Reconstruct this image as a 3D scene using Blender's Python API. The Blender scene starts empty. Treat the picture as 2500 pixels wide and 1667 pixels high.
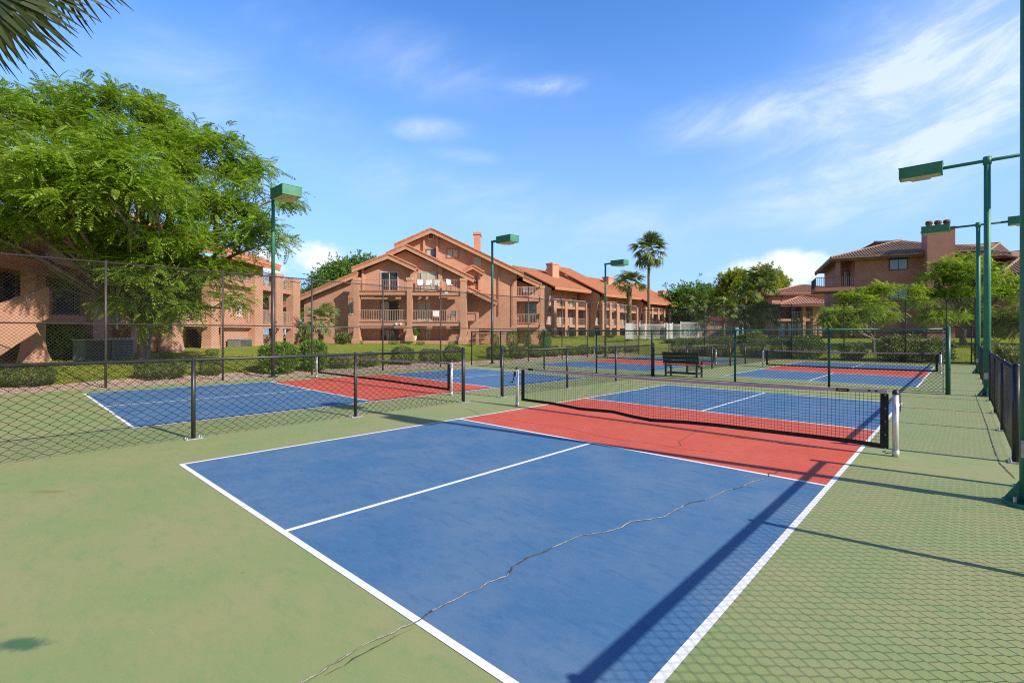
import bpy, math, random
import numpy as np
from mathutils import Vector, Matrix
random.seed(11)
RNG = np.random.default_rng(5)
scene = bpy.context.scene
COL = scene.collection
V3 = Vector
rad = math.radians

# ------------------------------------------------------------ camera
FPX, YAW, SY = 1189.48, -0.7465, 816.8
CAM = V3((4.0954, -8.3527, 1.6458))
FW = V3((math.sin(YAW), math.cos(YAW), 0)); RT = V3((math.cos(YAW), -math.sin(YAW), 0)); UP = V3((0, 0, 1))
cd = bpy.data.cameras.new('camera'); cam = bpy.data.objects.new('camera', cd); COL.objects.link(cam)
cam.location = CAM; cam.rotation_euler = (math.pi/2, 0, -YAW)
cd.sensor_width = 36; cd.lens = FPX/2500*36; cd.shift_y = (SY-833.5)/2500
cd.clip_start = 0.05; cd.clip_end = 6000
scene.camera = cam

def ray(u, v): return FW + RT*((u-1250)/FPX) + UP*((SY-v)/FPX)
def at(u, v, t): return CAM + ray(u, v)*t
def gp(u, v, z=0.0):
    r = ray(u, v); return CAM + r*((z-CAM.z)/r.z)
def azel(u, v):
    r = ray(u, v).normalized(); return math.atan2(r.x, r.y), math.asin(r.z)

# ------------------------------------------------------------ sun and sky
SUN_EL, SUN_AZ = rad(32.8), math.atan2(0.99, 0.125)   # azimuth measured from +y towards +x
sv = V3((math.sin(SUN_AZ)*math.cos(SUN_EL), math.cos(SUN_AZ)*math.cos(SUN_EL), math.sin(SUN_EL)))
sl = bpy.data.lights.new('sun', 'SUN'); sl.energy = 5.0; sl.angle = rad(0.53); sl.color = (1.0, 0.92, 0.79)
so = bpy.data.objects.new('sun', sl); COL.objects.link(so); so.rotation_euler = sv.to_track_quat('Z', 'Y').to_euler()

class NT:
    """small helper to wire shader nodes"""
    def __init__(s, nt): s.nt = nt
    def n(s, t, **kw):
        nd = s.nt.nodes.new(t)
        for k, v in kw.items(): setattr(nd, k, v)
        return nd
    def put(s, sock, val):
        if hasattr(val, 'node'): s.nt.links.new(val, sock)
        elif val is not None: sock.default_value = val
    def m(s, op, a, b=None, c=None):
        nd = s.n('ShaderNodeMath', operation=op)
        for i, x in enumerate((a, b, c)):
            if x is not None: s.put(nd.inputs[i], x)
        return nd.outputs[0]
    def mix(s, f, a, b, blend='MIX'):
        nd = s.n('ShaderNodeMix', data_type='RGBA', blend_type=blend)
        s.put(nd.inputs[0], f); s.put(nd.inputs[6], a); s.put(nd.inputs[7], b)
        return nd.outputs[2]
    def noise(s, vec, scale, detail=4, rough=.55, dist=0.0):
        nd = s.n('ShaderNodeTexNoise'); s.put(nd.inputs['Vector'], vec)
        nd.inputs['Scale'].default_value = scale; nd.inputs['Detail'].default_value = detail
        nd.inputs['Roughness'].default_value = rough; nd.inputs['Distortion'].default_value = dist
        return nd.outputs[0]
    def ramp(s, x, lo, hi):
        nd = s.n('ShaderNodeMapRange', interpolation_type='SMOOTHSTEP'); s.put(nd.inputs[0], x)
        nd.inputs[1].default_value = lo; nd.inputs[2].default_value = hi
        return nd.outputs[0]
    def vec(s, x, y, z=0.0):
        nd = s.n('ShaderNodeCombineXYZ')
        for i, q in enumerate((x, y, z)): s.put(nd.inputs[i], q)
        return nd.outputs[0]
    def mapping(s, vec, scale=(1, 1, 1), rot=(0, 0, 0)):
        nd = s.n('ShaderNodeMapping'); s.put(nd.inputs[0], vec)
        nd.inputs['Scale'].default_value = scale; nd.inputs['Rotation'].default_value = rot
        return nd.outputs[0]

def make_world():
    w = bpy.data.worlds.new('World'); scene.world = w; w.use_nodes = True
    nt = w.node_tree; nt.nodes.clear(); N = NT(nt)
    sky = N.n('ShaderNodeTexSky', sky_type='NISHITA'); sky.sun_disc = False
    sky.sun_elevation = SUN_EL; sky.sun_rotation = SUN_AZ
    sky.altitude = 850; sky.air_density = 1.0; sky.dust_density = 0.6; sky.ozone_density = 1.6
    tc = N.n('ShaderNodeTexCoord'); d = tc.outputs['Generated']
    sep = N.n('ShaderNodeSeparateXYZ'); N.put(sep.inputs[0], d)
    az = N.m('ARCTAN2', sep.outputs[0], sep.outputs[1]); el = N.m('ARCSINE', sep.outputs[2])
    # (u, v, half width, half height in degrees, tilt, strength)
    def patch(u, v, sa, se, tilt=0.0, k=1.0):
        a0, e0 = azel(u, v)
        da = N.m('MULTIPLY', N.m('SUBTRACT', az, a0), math.cos(e0)); de = N.m('SUBTRACT', el, e0)
        ct, st = math.cos(rad(tilt)), math.sin(rad(tilt))
        p = N.m('DIVIDE', N.m('ADD', N.m('MULTIPLY', da, ct), N.m('MULTIPLY', de, st)), rad(sa))
        q = N.m('DIVIDE', N.m('SUBTRACT', N.m('MULTIPLY', de, ct), N.m('MULTIPLY', da, st)), rad(se))
        r = N.m('SQRT', N.m('ADD', N.m('MULTIPLY', p, p), N.m('MULTIPLY', q, q)))
        return N.m('MULTIPLY', N.ramp(N.m('SUBTRACT', 1.0, r), 0.0, 0.95), k)
    def total(items):
        x = patch(*items[0])
        for it in items[1:]: x = N.m('ADD', x, patch(*it))
        return x
    # thin streaked cirrus
    tl = rad(16)
    ca = N.m('ADD', N.m('MULTIPLY', az, math.cos(tl)), N.m('MULTIPLY', el, math.sin(tl)))
    cb = N.m('SUBTRACT', N.m('MULTIPLY', el, math.cos(tl)), N.m('MULTIPLY', az, math.sin(tl)))
    warp = N.noise(N.vec(az, el, 0.3), 2.2, 2)
    cv = N.vec(N.m('MULTIPLY', ca, 3.0), N.m('ADD', N.m('MULTIPLY', cb, 8.5), N.m('MULTIPLY', warp, 1.5)), 0.7)
    streak = N.ramp(N.noise(cv, 1.5, 8, 0.64, 0.35), 0.36, 0.84)
    cover = total([(2290, 230, 22, 12, 22, 1.05), (1790, 280, 12, 3.4, 6, 1.1), (2420, 60, 20, 12, 20, .75), (2150, 370, 14, 4, 12, .55),
                   (1330, 210, 5.2, 1.5, 0, 1.0), (1055, 318, 6.0, 1.8, 2, 1.0), (1130, 380, 5.4, 1.3, -6, .62), (1150, 490, 26, 5.0, -9, .42),
                   (1000, 150, 26, 5, -6, .32), (500, 230, 20, 7, -8, .38), (1600, 560, 26, 5, 4, .34), (2050, 500, 12, 3, 6, .5), (700, 600, 18, 1.3, -5, .5)])
    cirrus = N.m('MULTIPLY', streak, cover)
    soft = N.m('MULTIPLY', N.m('MULTIPLY', N.noise(N.vec(N.m('MULTIPLY', ca, 2.0), N.m('MULTIPLY', cb, 6.0), 3.1), 2.2, 5), 0.40), cover)
    cirrus = N.m('MINIMUM', N.m('ADD', cirrus, soft), 1.0)
    # puffy cumulus low over the roofs
    puff = N.noise(N.vec(N.m('MULTIPLY', az, 1.0), N.m('MULTIPLY', el, 1.5), 1.9), 26, 7, 0.58, 0.25)
    body = total([(780, 632, 4.8, 3.2, -8, 1.1), (650, 640, 3.4, 3.0, -35, 1.0), (1870, 655, 8.4, 3.1, 4, 1.0), (1950, 665, 4.5, 3.4, 0, .6)])
    cum = N.ramp(N.m('ADD', N.m('MULTIPLY', puff, 1.0), N.m('MULTIPLY', body, 0.72)), 0.72, 1.24)
    cum = N.m('MULTIPLY', cum, N.ramp(body, 0.03, 0.45))
    # deepen and cool the clear sky a little
    hsv = N.n('ShaderNodeHueSaturation'); hsv.inputs['Hue'].default_value = 0.512; hsv.inputs['Saturation'].default_value = 1.12; hsv.inputs['Value'].default_value = 1.0
    N.put(hsv.inputs['Color'], sky.outputs[0])
    fwd = N.m('ADD', N.m('MULTIPLY', sep.outputs[0], FW.x), N.m('MULTIPLY', sep.outputs[1], FW.y))
    gain = N.m('MULTIPLY', N.ramp(el, 1.15, 0.55), N.ramp(fwd, -0.25, 0.35))   # lower sky brightened ahead of the camera only, to limit fill; deeper overhead
    clear = N.mix(gain, hsv.outputs[0], N.mix(1.0, hsv.outputs[0], (1.25, 2.05, 2.45, 1), 'MULTIPLY'))
    hor = N.ramp(el, 0.62, -0.04)
    clear = N.mix(N.m('MULTIPLY', hor, N.m('MULTIPLY', N.m('ADD', gain, 0.25), 0.70)), clear, (3.4, 4.9, 7.9, 1))
    c1 = N.mix(N.m('MULTIPLY', cirrus, 0.74), clear, (7.2, 8.0, 9.2, 1))
    c2 = N.mix(N.m('MULTIPLY', cum, 0.84), c1, (8.6, 8.9, 9.3, 1))
    bg = N.n('ShaderNodeBackground'); N.put(bg.inputs[0], c2); bg.inputs[1].default_value = 0.10
    out = N.n('ShaderNodeOutputWorld'); nt.links.new(bg.outputs[0], out.inputs[0])
make_world()
scene.view_settings.view_transform = 'Standard'; scene.view_settings.look = 'None'
scene.view_settings.exposure = 0.37; scene.view_settings.gamma = 1.0
scene.render.engine = 'CYCLES'; scene.cycles.filter_width = 1.1; scene.cycles.use_denoising = False
scene.cycles.max_bounces = 8; scene.cycles.diffuse_bounces = 3; scene.cycles.transparent_max_bounces = 8

# ------------------------------------------------------------ materials
def lin(r, g, b):
    f = lambda c: (c/255/12.92 if c/255 <= .04045 else ((c/255+.055)/1.055)**2.4)
    return (f(r), f(g), f(b), 1)
MATS = {}
def mat(name, c1, c2=None, scale=4.0, rough=0.8, bump=0.0, bscale=60.0, metal=0.0, spec=0.4, stretch=(1, 1, 1), lo=.35, hi=.68, detail=5):
    if name in MATS: return MATS[name]
    m = bpy.data.materials.new(name); m.use_nodes = True; nt = m.node_tree; N = NT(nt)
    b = nt.nodes['Principled BSDF']; b.inputs['Roughness'].default_value = rough; b.inputs['Metallic'].default_value = metal
    b.inputs['Specular IOR Level'].default_value = spec
    tc = N.n('ShaderNodeTexCoord'); o = N.mapping(tc.outputs['Object'], stretch)
    if c2 is None: c2 = tuple(x*0.82 for x in c1[:3])+(1,)
    N.put(b.inputs['Base Color'], N.mix(N.ramp(N.noise(o, scale, detail), lo, hi), c1, c2))
    if bump:
        bp = N.n('ShaderNodeBump'); bp.inputs['Strength'].default_value = bump; bp.inputs['Distance'].default_value = .02
        N.put(bp.inputs['Height'], N.noise(o, bscale, 4)); N.put(b.inputs['Normal'], bp.outputs[0])
    MATS[name] = m; return m
def leaf_mat(name, c1, c2, c3, trans=0.35, rough=.5):
    if name in MATS: return MATS[name]
    m = bpy.data.materials.new(name); m.use_nodes = True; nt = m.node_tree; nt.nodes.clear(); N = NT(nt)
    ge = N.n('ShaderNodeNewGeometry'); rnd = ge.outputs['Random Per Island']
    tc = N.n('ShaderNodeTexCoord'); big = N.noise(tc.outputs['Object'], 0.9, 3)
    col = N.mix(rnd, c1, c2); col = N.mix(N.ramp(big, .40, .66), col, c3)
    p = N.n('ShaderNodeBsdfPrincipled'); N.put(p.inputs['Base Color'], col); p.inputs['Roughness'].default_value = rough
    p.inputs['Specular IOR Level'].default_value = .35
    t = N.n('ShaderNodeBsdfTranslucent'); N.put(t.inputs[0], N.mix(1.0, col, (1.25, 1.3, .55, 1), 'MULTIPLY'))
    x = N.n('ShaderNodeMixShader'); x.inputs[0].default_value = trans
    out = N.n('ShaderNodeOutputMaterial')
    nt.links.new(p.outputs[0], x.inputs[1]); nt.links.new(t.outputs[0], x.inputs[2]); nt.links.new(x.outputs[0], out.inputs[0])
    MATS[name] = m; return m

def paint_mat(name, base, worn, dark, stain=()):
    """acrylic court paint: cloudy wear in layers, fine scuffs and grain"""
    m = bpy.data.materials.new(name); m.use_nodes = True; nt = m.node_tree; N = NT(nt)
    b = nt.nodes['Principled BSDF']; b.inputs['Roughness'].default_value = .72; b.inputs['Specular IOR Level'].default_value = .35
    tc = N.n('ShaderNodeTexCoord'); o = tc.outputs['Object']
    c = N.mix(N.m('MULTIPLY', N.ramp(N.noise(o, .8, 7, .68), .38, .64), .95), base, worn)
    c = N.mix(N.m('MULTIPLY', N.ramp(N.noise(N.mapping(o, (1, 2.6, 1), (0, 0, .75)), 3.4, 8, .72), .48, .68), .62), c, dark)
    c = N.mix(N.m('MULTIPLY', N.ramp(N.noise(N.mapping(o, (1, 3.2, 1), (0, 0, .3)), 9.0, 7, .75), .48, .70), .60), c, worn)
    scuff = N.ramp(N.noise(N.mapping(o, (1.2, 14, 1), (0, 0, 1.1)), 3.0, 3, .5, .6), .715, .79)
    pale = tuple(min(1, x*1.25+.05) for x in base[:3])+(1,)
    c = N.mix(N.m('MULTIPLY', scuff, .48), c, pale)
    c = N.mix(N.m('MULTIPLY', N.ramp(N.noise(o, 110, 3, .8), .42, .72), .30), c, dark)
    sep = N.n('ShaderNodeSeparateXYZ'); N.put(sep.inputs[0], o)
    for (x0, y0, ax, ay, rot, colr, k) in stain:
        dx = N.m('SUBTRACT', sep.outputs[0], x0); dy = N.m('SUBTRACT', sep.outputs[1], y0)
        p = N.m('DIVIDE', N.m('ADD', N.m('MULTIPLY', dx, math.cos(rot)), N.m('MULTIPLY', dy, math.sin(rot))), ax)
        q = N.m('DIVIDE', N.m('SUBTRACT', N.m('MULTIPLY', dy, math.cos(rot)), N.m('MULTIPLY', dx, math.sin(rot))), ay)
        r = N.m('ADD', N.m('SQRT', N.m('ADD', N.m('MULTIPLY', p, p), N.m('MULTIPLY', q, q))), N.m('MULTIPLY', N.m('SUBTRACT', N.noise(o, 9, 6, .7), .5), 1.3))
        c = N.mix(N.m('MULTIPLY', N.ramp(r, 1.05, .35), k), c, colr)
    N.put(b.inputs['Base Color'], c)
    bp = N.n('ShaderNodeBump'); bp.inputs['Strength'].default_value = .25; bp.inputs['Distance'].default_value = .004
    N.put(bp.inputs['Height'], N.noise(o, 220, 3)); N.put(b.inputs['Normal'], bp.outputs[0])
    MATS[name] = m; return m

GREEN_P = paint_mat('green court paint', (.240, .300, .115, 1), (.310, .302, .135, 1), (.182, .278, .110, 1),
    [(0.40, -8.24,   .20, .075, .747, (.05, .13, .065, 1), .9), (-2.95, -7.91, .24, .06, .747, (.25, .20, .05, 1), .8)])
BLUE_P = paint_mat('blue court paint', (.058, .160, .310, 1), (.112, .195, .322, 1), (.038, .126, .282, 1))
RED_P = paint_mat('red court paint', (.560, .090, .050, 1), (.590, .120, .068, 1), (.470, .062, .036, 1))
WHITE_P = mat('white line paint', (.80, .80, .82, 1), (.58, .60, .64, 1), 11, .7, lo=.54, hi=.78, detail=8)
CRACK_D = mat('dark crack', (.05, .045, .04, 1), (.11, .10, .08, 1), 30, .9)  # dark tone of the open crack, bordering the filler
CRACK_L = mat('crack filler', (.52, .47, .39, 1), (.26, .23, .20, 1), 16, .9, .5, 90)
BLACK_M = mat('black vinyl metal', (.018, .018, .020, 1), (.032, .030, .032, 1), 6, .38, spec=.5)
WIRE_M = mat('black vinyl wire', (.012, .012, .012, 1), (.020, .019, .019, 1), 6, .65, spec=.25)
BROWN_M = mat('brown black fence pipe', (.040, .033, .035, 1), (.060, .048, .048, 1), 4, .45, spec=.5)
TWIRE_M = mat('weathered fence wire', (.050, .044, .042, 1), (.034, .030, .029, 1), 3, .6, spec=.35)
GREEN_M = mat('dark green fence metal', (.008, .075, .062, 1), (.012, .100, .080, 1), 4, .42, spec=.5)
GWIRE_M = mat('dark green fence wire', (.008, .026, .022, 1), (.012, .036, .030, 1), 4, .65, spec=.25)
POLE_M = mat('green lamp post paint', (.040, .205, .140, 1), (.030, .165, .115, 1), 3, .5, spec=.45, bump=.05)
LAMP_M = mat('green lamp housing paint', (.045, .190, .110, 1), (.060, .23, .135, 1), 3, .55)
LENS_M = mat('lamp lens', (.62, .56, .38, 1), (.50, .43, .25, 1), 5, .3)
STEEL_M = mat('galvanised steel', (.52, .52, .53, 1), (.40, .40, .41, 1), 9, .42, metal=.6)
ALU_M = mat('brushed aluminium', (.72, .72, .74, 1), (.60, .60, .62, 1), 8, .38, metal=.55, stretch=(1, 1, .1))
NETCORD_M = mat('black net cord', (.013, .013, .015, 1), (.02, .02, .022, 1), 8, .8)
BAND_M = mat('black net binding', (.014, .014, .016, 1), (.03, .028, .028, 1), 14, .8)
TAPE_M = mat('faded mauve net tape', (.470, .385, .455, 1), (.56, .49, .54, 1), 3.2, .85, .3, 40, stretch=(1, 6, 6))
STUCCO = mat('terracotta stucco', (.520, .282, .190, 1), (.455, .240, .160, 1), 1.3, .92, .22, 40)
STUCCO_D = mat('brown red stucco', (.430, .205, .165, 1), (.375, .170, .138, 1), 1.3, .92, .22, 40)
STUCCO_P = mat('pink stucco', (.530, .275, .185, 1), (.47, .235, .155, 1), 1.1, .92, .2, 40)
TRIM = mat('rust painted trim', (.44, .185, .11, 1), (.38, .15, .09, 1), 2, .8)
TRIM_D = mat('dark brown trim', (.180, .085, .055, 1), (.14, .065, .045, 1), 2, .75)
TILE = mat('orange clay tile', (.545, .230, .125, 1), (.44, .17, .09, 1), 3.2, .85, .35, 14, lo=.3, hi=.75)
TILE_B = mat('brown clay tile', (.330, .215, .150, 1), (.25, .155, .105, 1), 2.4, .85, .3, 14, lo=.3, hi=.75)
RAIL_M = mat('pinkish painted rail', (.56, .40, .32, 1), (.50, .34, .27, 1), 5, .6)
RAILW_M = mat('off white painted rail', (.62, .58, .53, 1), (.52, .48, .44, 1), 5, .6)
RAILD_M = mat('dark painted rail', (.060, .042, .038, 1), (.08, .05, .045, 1), 5, .6)
FRAME_M = mat('bronze window frame', (.085, .055, .045, 1), (.11, .07, .055, 1), 5, .5)
FRAMEW_M = mat('pale window frame', (.62, .56, .50, 1), (.55, .50, .45, 1), 5, .6)
GLASS_M = mat('dark window glass', (.020, .026, .036, 1), (.045, .05, .06, 1), .8, .04, spec=.9)
CURT_M = mat('pale curtain', (.50, .48, .42, 1), (.34, .33, .30, 1), 4, .9, stretch=(8, 8, .3))
WHITE_M = mat('white fabric', (.78, .78, .77, 1), (.66, .66, .66, 1), 9, .9)
PICKET_M = mat('white painted metal', (.74, .74, .73, 1), (.62, .62, .60, 1), 4, .6)
BARK = mat('grey brown bark', (.270, .215, .165, 1), (.13, .098, .072, 1), 9, .95, .9, 30, stretch=(1, 1, .2))
TWIG = mat('dark twig bark', (.095, .072, .056, 1), (.14, .105, .08, 1), 9, .95)
PALMBARK = mat('palm bark', (.250, .165, .100, 1), (.135, .085, .052, 1), 3.5, .95, .8, 14, stretch=(1, 1, 5))
PALMBARK_O = mat('orange palm bark', (.44, .20, .085, 1), (.22, .10, .05, 1), 4, .95, .8, 12, stretch=(1, 1, 4))
LOCUST = leaf_mat('locust leaf', (.170, .270, .028, 1), (.320, .440, .060, 1), (.230, .355, .038, 1), .48)
LIME = leaf_mat('lime locust leaf', (.180, .270, .028, 1), (.330, .430, .060, 1), (.250, .350, .036, 1), .48)
HEDGE = leaf_mat('hedge leaf', (.070, .112, .028, 1), (.200, .262, .080, 1), (.130, .185, .046, 1), .25, .4)
HEDGE_B = leaf_mat('bright hedge leaf', (.110, .235, .024, 1), (.220, .370, .042, 1), (.160, .300, .032, 1), .28, .45)
HEDGE_Y = leaf_mat('grey green hedge leaf', (.160, .205, .060, 1), (.300, .340, .110, 1), (.215, .260, .070, 1), .22, .45)
DENSE = leaf_mat('dense tree leaf', (.070, .150, .026, 1), (.160, .270, .046, 1), (.110, .205, .032, 1), .35)
PINE = leaf_mat('pine needle', (.300, .340, .052, 1), (.170, .220, .044, 1), (.350, .380, .060, 1), .42)
PALM_G = leaf_mat('palm leaf', (.105, .150, .050, 1), (.200, .240, .095, 1), (.140, .185, .060, 1), .22, .4)
PALM_L = leaf_mat('pale palm leaf', (.130, .185, .040, 1), (.215, .260, .085, 1), (.160, .215, .055, 1), .25, .4)
PALM_D = leaf_mat('dark palm leaf', (.030, .050, .020, 1), (.065, .080, .030, 1), (.045, .060, .022, 1), .15, .4)
GRASSB = leaf_mat('grass blade', (.240, .310, .028, 1), (.380, .390, .052, 1), (.290, .340, .036, 1), .35)

# ------------------------------------------------------------ mesh helpers
class MB:
    def __init__(s): s.v = []; s.f = []
    def add(s, vs, fs):
        k = len(s.v); s.v.extend(tuple(x) for x in vs); s.f.extend(tuple(i+k for i in f) for f in fs); return s
    def hexa(s, p):   # 8 corners: bottom 0-3 ccw, top 4-7
        return s.add(p, [(0, 3, 2, 1), (4, 5, 6, 7), (0, 1, 5, 4), (1, 2, 6, 5), (2, 3, 7, 6), (3, 0, 4, 7)])
    def box(s, c, sx, sy, sz, rz=0.0):
        ca, sa = math.cos(rz), math.sin(rz); p = []
        for dz in (-.5, .5):
            for dx, dy in ((-.5, -.5), (.5, -.5), (.5, .5), (-.5, .5)):
                x, y = dx*sx, dy*sy; p.append((c[0]+x*ca-y*sa, c[1]+x*sa+y*ca, c[2]+dz*sz))
        return s.hexa(p)
    def tube(s, pts, r, n=6, cap=True):
        pts = [V3(p) for p in pts]; rs = r if isinstance(r, (list, tuple)) else [r]*len(pts)
        k = len(s.v); m = len(pts); prev = None
        for i, p in enumerate(pts):
            d = (pts[min(i+1, m-1)]-pts[max(i-1, 0)]).normalized()
            a = d.cross(V3((0, 0, 1)) if abs(d.z) < .95 else V3((1, 0, 0))).normalized() if prev is None else (prev-d*prev.dot(d)).normalized()
            prev = a; b = d.cross(a)
            for j in range(n):
                t = 2*math.pi*j/n; q = p+(a*math.cos(t)+b*math.sin(t))*rs[i]; s.v.append(tuple(q))
        for i in range(m-1):
            for j in range(n):
                j2 = (j+1) % n; s.f.append((k+i*n+j, k+i*n+j2, k+(i+1)*n+j2, k+(i+1)*n+j))
        if cap: s.f.append(tuple(k+j for j in reversed(range(n)))); s.f.append(tuple(k+(m-1)*n+j for j in range(n)))
        return s
    def bar(s, p, q, r, n=3): return s.tube([p, q], r, n, False)
    def dome(s, c, r, n=10, m=4, h=None):
        h = h or r; k = len(s.v)
        for i in range(m):
            t = math.pi/2*i/m
            for j in range(n):
                a = 2*math.pi*j/n; s.v.append((c[0]+r*math.cos(t)*math.cos(a), c[1]+r*math.cos(t)*math.sin(a), c[2]+h*math.sin(t)))
        s.v.append((c[0], c[1], c[2]+h))
        for i in range(m-1):
            for j in range(n): s.f.append((k+i*n+j, k+i*n+(j+1) % n, k+(i+1)*n+(j+1) % n, k+(i+1)*n+j))
        for j in range(n): s.f.append((k+(m-1)*n+j, k+(m-1)*n+(j+1) % n, k+m*n))
        return s
    def prism(s, poly, off):   # closed polygon (3D points) extruded by a vector
        n = len(poly); a = [V3(p) for p in poly]; b = [p+V3(off) for p in a]
        return s.add(a+b, [tuple(range(n)), tuple(range(2*n-1, n-1, -1))]+[(i, i+n, (i+1) % n+n, (i+1) % n) for i in range(n)])
    def quad(s, *p): return s.add(p, [tuple(range(len(p)))])

def tag(o, label=None, cat=None, group=None, kind=None):
    if label: o['label'] = label
    if cat: o['category'] = cat
    if group: o['group'] = group
    if kind: o['kind'] = kind
    return o
def link(o, parent=None):
    COL.objects.link(o)
    if parent is not None: o.parent = parent
    return o
def origin(o):
    p = V3((0, 0, 0))
    while o is not None: p = p+o.location; o = o.parent
    return p
def build(name, mb, m, parent=None, loc=None, smooth=False, bevel=0.0, local=False):
    """link the collected shapes as one mesh; coordinates are world ones unless local"""
    me = bpy.data.meshes.new(name)
    o = bpy.data.objects.new(name, me); link(o, parent)
    base = V3((0, 0, 0))
    if not local:
        if parent is not None: base = origin(parent)
        if loc is not None: o.location = V3(loc)-base; base = V3(loc)
    me.from_pydata([(x-base.x, y-base.y, z-base.z) for x, y, z in mb.v] if not local else mb.v, [], mb.f)
    me.materials.append(m)
    if smooth: me.shade_smooth()
    if bevel:
        b = o.modifiers.new('bevel', 'BEVEL'); b.width = bevel; b.segments = 2; b.limit_method = 'ANGLE'
    return o
def thing(name, loc, label, cat, group=None):
    o = bpy.data.objects.new(name, None); o.empty_display_size = .2; link(o); o.location = loc
    return tag(o, label, cat, group)
def mesh_np(name, V, F):
    me = bpy.data.meshes.new(name); n = len(V); m, k = F.shape
    me.vertices.add(n); me.vertices.foreach_set('co', V.astype(np.float32).ravel())
    me.loops.add(m*k); me.loops.foreach_set('vertex_index', F.astype(np.int32).ravel())
    me.polygons.add(m); me.polygons.foreach_set('loop_start', np.arange(0, m*k, k, dtype=np.int32))
    me.update(calc_edges=True); me.validate(); return me
def scatter(baseV, baseF, M, T):
    """baseV (k,3), baseF (f,n), M (N,3,3) columns = axes, T (N,3)"""
    k = len(baseV); N = len(T)
    V = np.einsum('nij,kj->nki', M, baseV)+T[:, None, :]
    F = baseF[None]+(np.arange(N)*k)[:, None, None]
    return V.reshape(-1, 3), F.reshape(-1, baseF.shape[1])
def frames(D, roll=None, scale=None, upj=0.0):
    """rotation matrices whose x axis is D, z axis close to up"""
    D = D/np.linalg.norm(D, axis=1, keepdims=True)
    up = np.tile(np.array([0, 0, 1.0]), (len(D), 1))+RNG.normal(0, upj, D.shape)+np.array([1e-3, 2e-3, 0])
    Y = np.cross(up, D); Y /= np.linalg.norm(Y, axis=1, keepdims=True); Z = np.cross(D, Y)
    if roll is not None:
        c, s_ = np.cos(roll)[:, None], np.sin(roll)[:, None]; Y, Z = Y*c+Z*s_, Z*c-Y*s_
    M = np.stack([D, Y, Z], 2)
    if scale is not None: M = M*scale[:, None, None]
    return M
def dup(root, loc, rz=None, label=None, scale=None):
    r = root.copy(); COL.objects.link(r); r.location = loc
    if rz is not None: r.rotation_euler = (0, 0, rz)
    if scale is not None: r.scale = scale
    if label: r['label'] = label
    for ch in list(root.children):
        c = ch.copy(); COL.objects.link(c); c.parent = r
        for g in list(ch.children):
            d = g.copy(); COL.objects.link(d); d.parent = c
    return r

# ------------------------------------------------------------ ground
def sstep(x): x = max(0.0, min(1.0, x)); return x*x*(3-2*x)
def hgt(x, y):
    w = .10*sstep((-16.9-x)/1.2)+.50*sstep((-17.5-x)/5.5)+.30*sstep((-23-x)/9)+.65*sstep((-24-x)/12)*sstep((y-24)/30)
    n = .10*sstep((y-29.4)/1.2)+.25*sstep((y-30)/5)+.65*sstep((y-34)/11)+.45*sstep((y-44)/14)
    return max(w, n)-.05
def grid_sheet(name, xs, ys, f, m):
    V = [(x, y, f(x, y)) for y in ys for x in xs]; nx = len(xs)
    F_ = [(j*nx+i, j*nx+i+1, (j+1)*nx+i+1, (j+1)*nx+i) for j in range(len(ys)-1) for i in range(nx-1)]
    mb = MB(); mb.v = V; mb.f = F_
    o = build(name, mb, m, smooth=True); tag(o, kind='structure'); return o
def span(a, b, st):
    n = max(1, int(round((b-a)/st))); return [a+(b-a)*i/n for i in range(n+1)]
LAWN = bpy.data.materials.new('lawn'); LAWN.use_nodes = True
def lawn_nodes():
    nt = LAWN.node_tree; N = NT(nt); b = nt.nodes['Principled BSDF']; b.inputs['Roughness'].default_value = .95; b.inputs['Specular IOR Level'].default_value = .15
    o = N.n('ShaderNodeTexCoord').outputs['Object']
    c = N.mix(N.ramp(N.noise(o, .35, 4), .35, .65), (.200, .275, .026, 1), (.300, .325, .042, 1))
    c = N.mix(N.m('MULTIPLY', N.ramp(N.noise(o, 3.0, 6, .7), .4, .75), .6), c, (.130, .190, .020, 1))
    c = N.mix(N.m('MULTIPLY', N.ramp(N.noise(o, 40, 3, .7), .45, .7), .5), c, (.38, .39, .07, 1))
    N.put(b.inputs['Base Color'], c)
    bp = N.n('ShaderNodeBump'); bp.inputs['Strength'].default_value = .9; bp.inputs['Distance'].default_value = .05
    N.put(bp.inputs['Height'], N.noise(o, 55, 4, .7)); N.put(b.inputs['Normal'], bp.outputs[0])
lawn_nodes()
xs = [-2500, -900, -400, -220]+span(-140, -44, 4)+span(-42, -14, .8)+span(-10, 40, 5)+[60, 100, 220, 500, 1500]
ys = [-1500, -400, -120, -60, -30]+span(-14, 26, 2)+span(27, 62, 1)+span(66, 130, 4)+[200, 350, 700, 1500, 2800]
grid_sheet('ground', xs, ys, hgt, LAWN)
# painted tennis slab
SLAB_X0, SLAB_X1, SLAB_Y0, SLAB_Y1 = -15.35, 17.0, -8.75, 28.55
mb = MB(); mb.box(((SLAB_X0+SLAB_X1)/2, (SLAB_Y0+SLAB_Y1)/2, -.06), SLAB_X1-SLAB_X0, SLAB_Y1-SLAB_Y0, .12)
tag(build('court_pavement', mb, GREEN_P), kind='structure')
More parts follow.
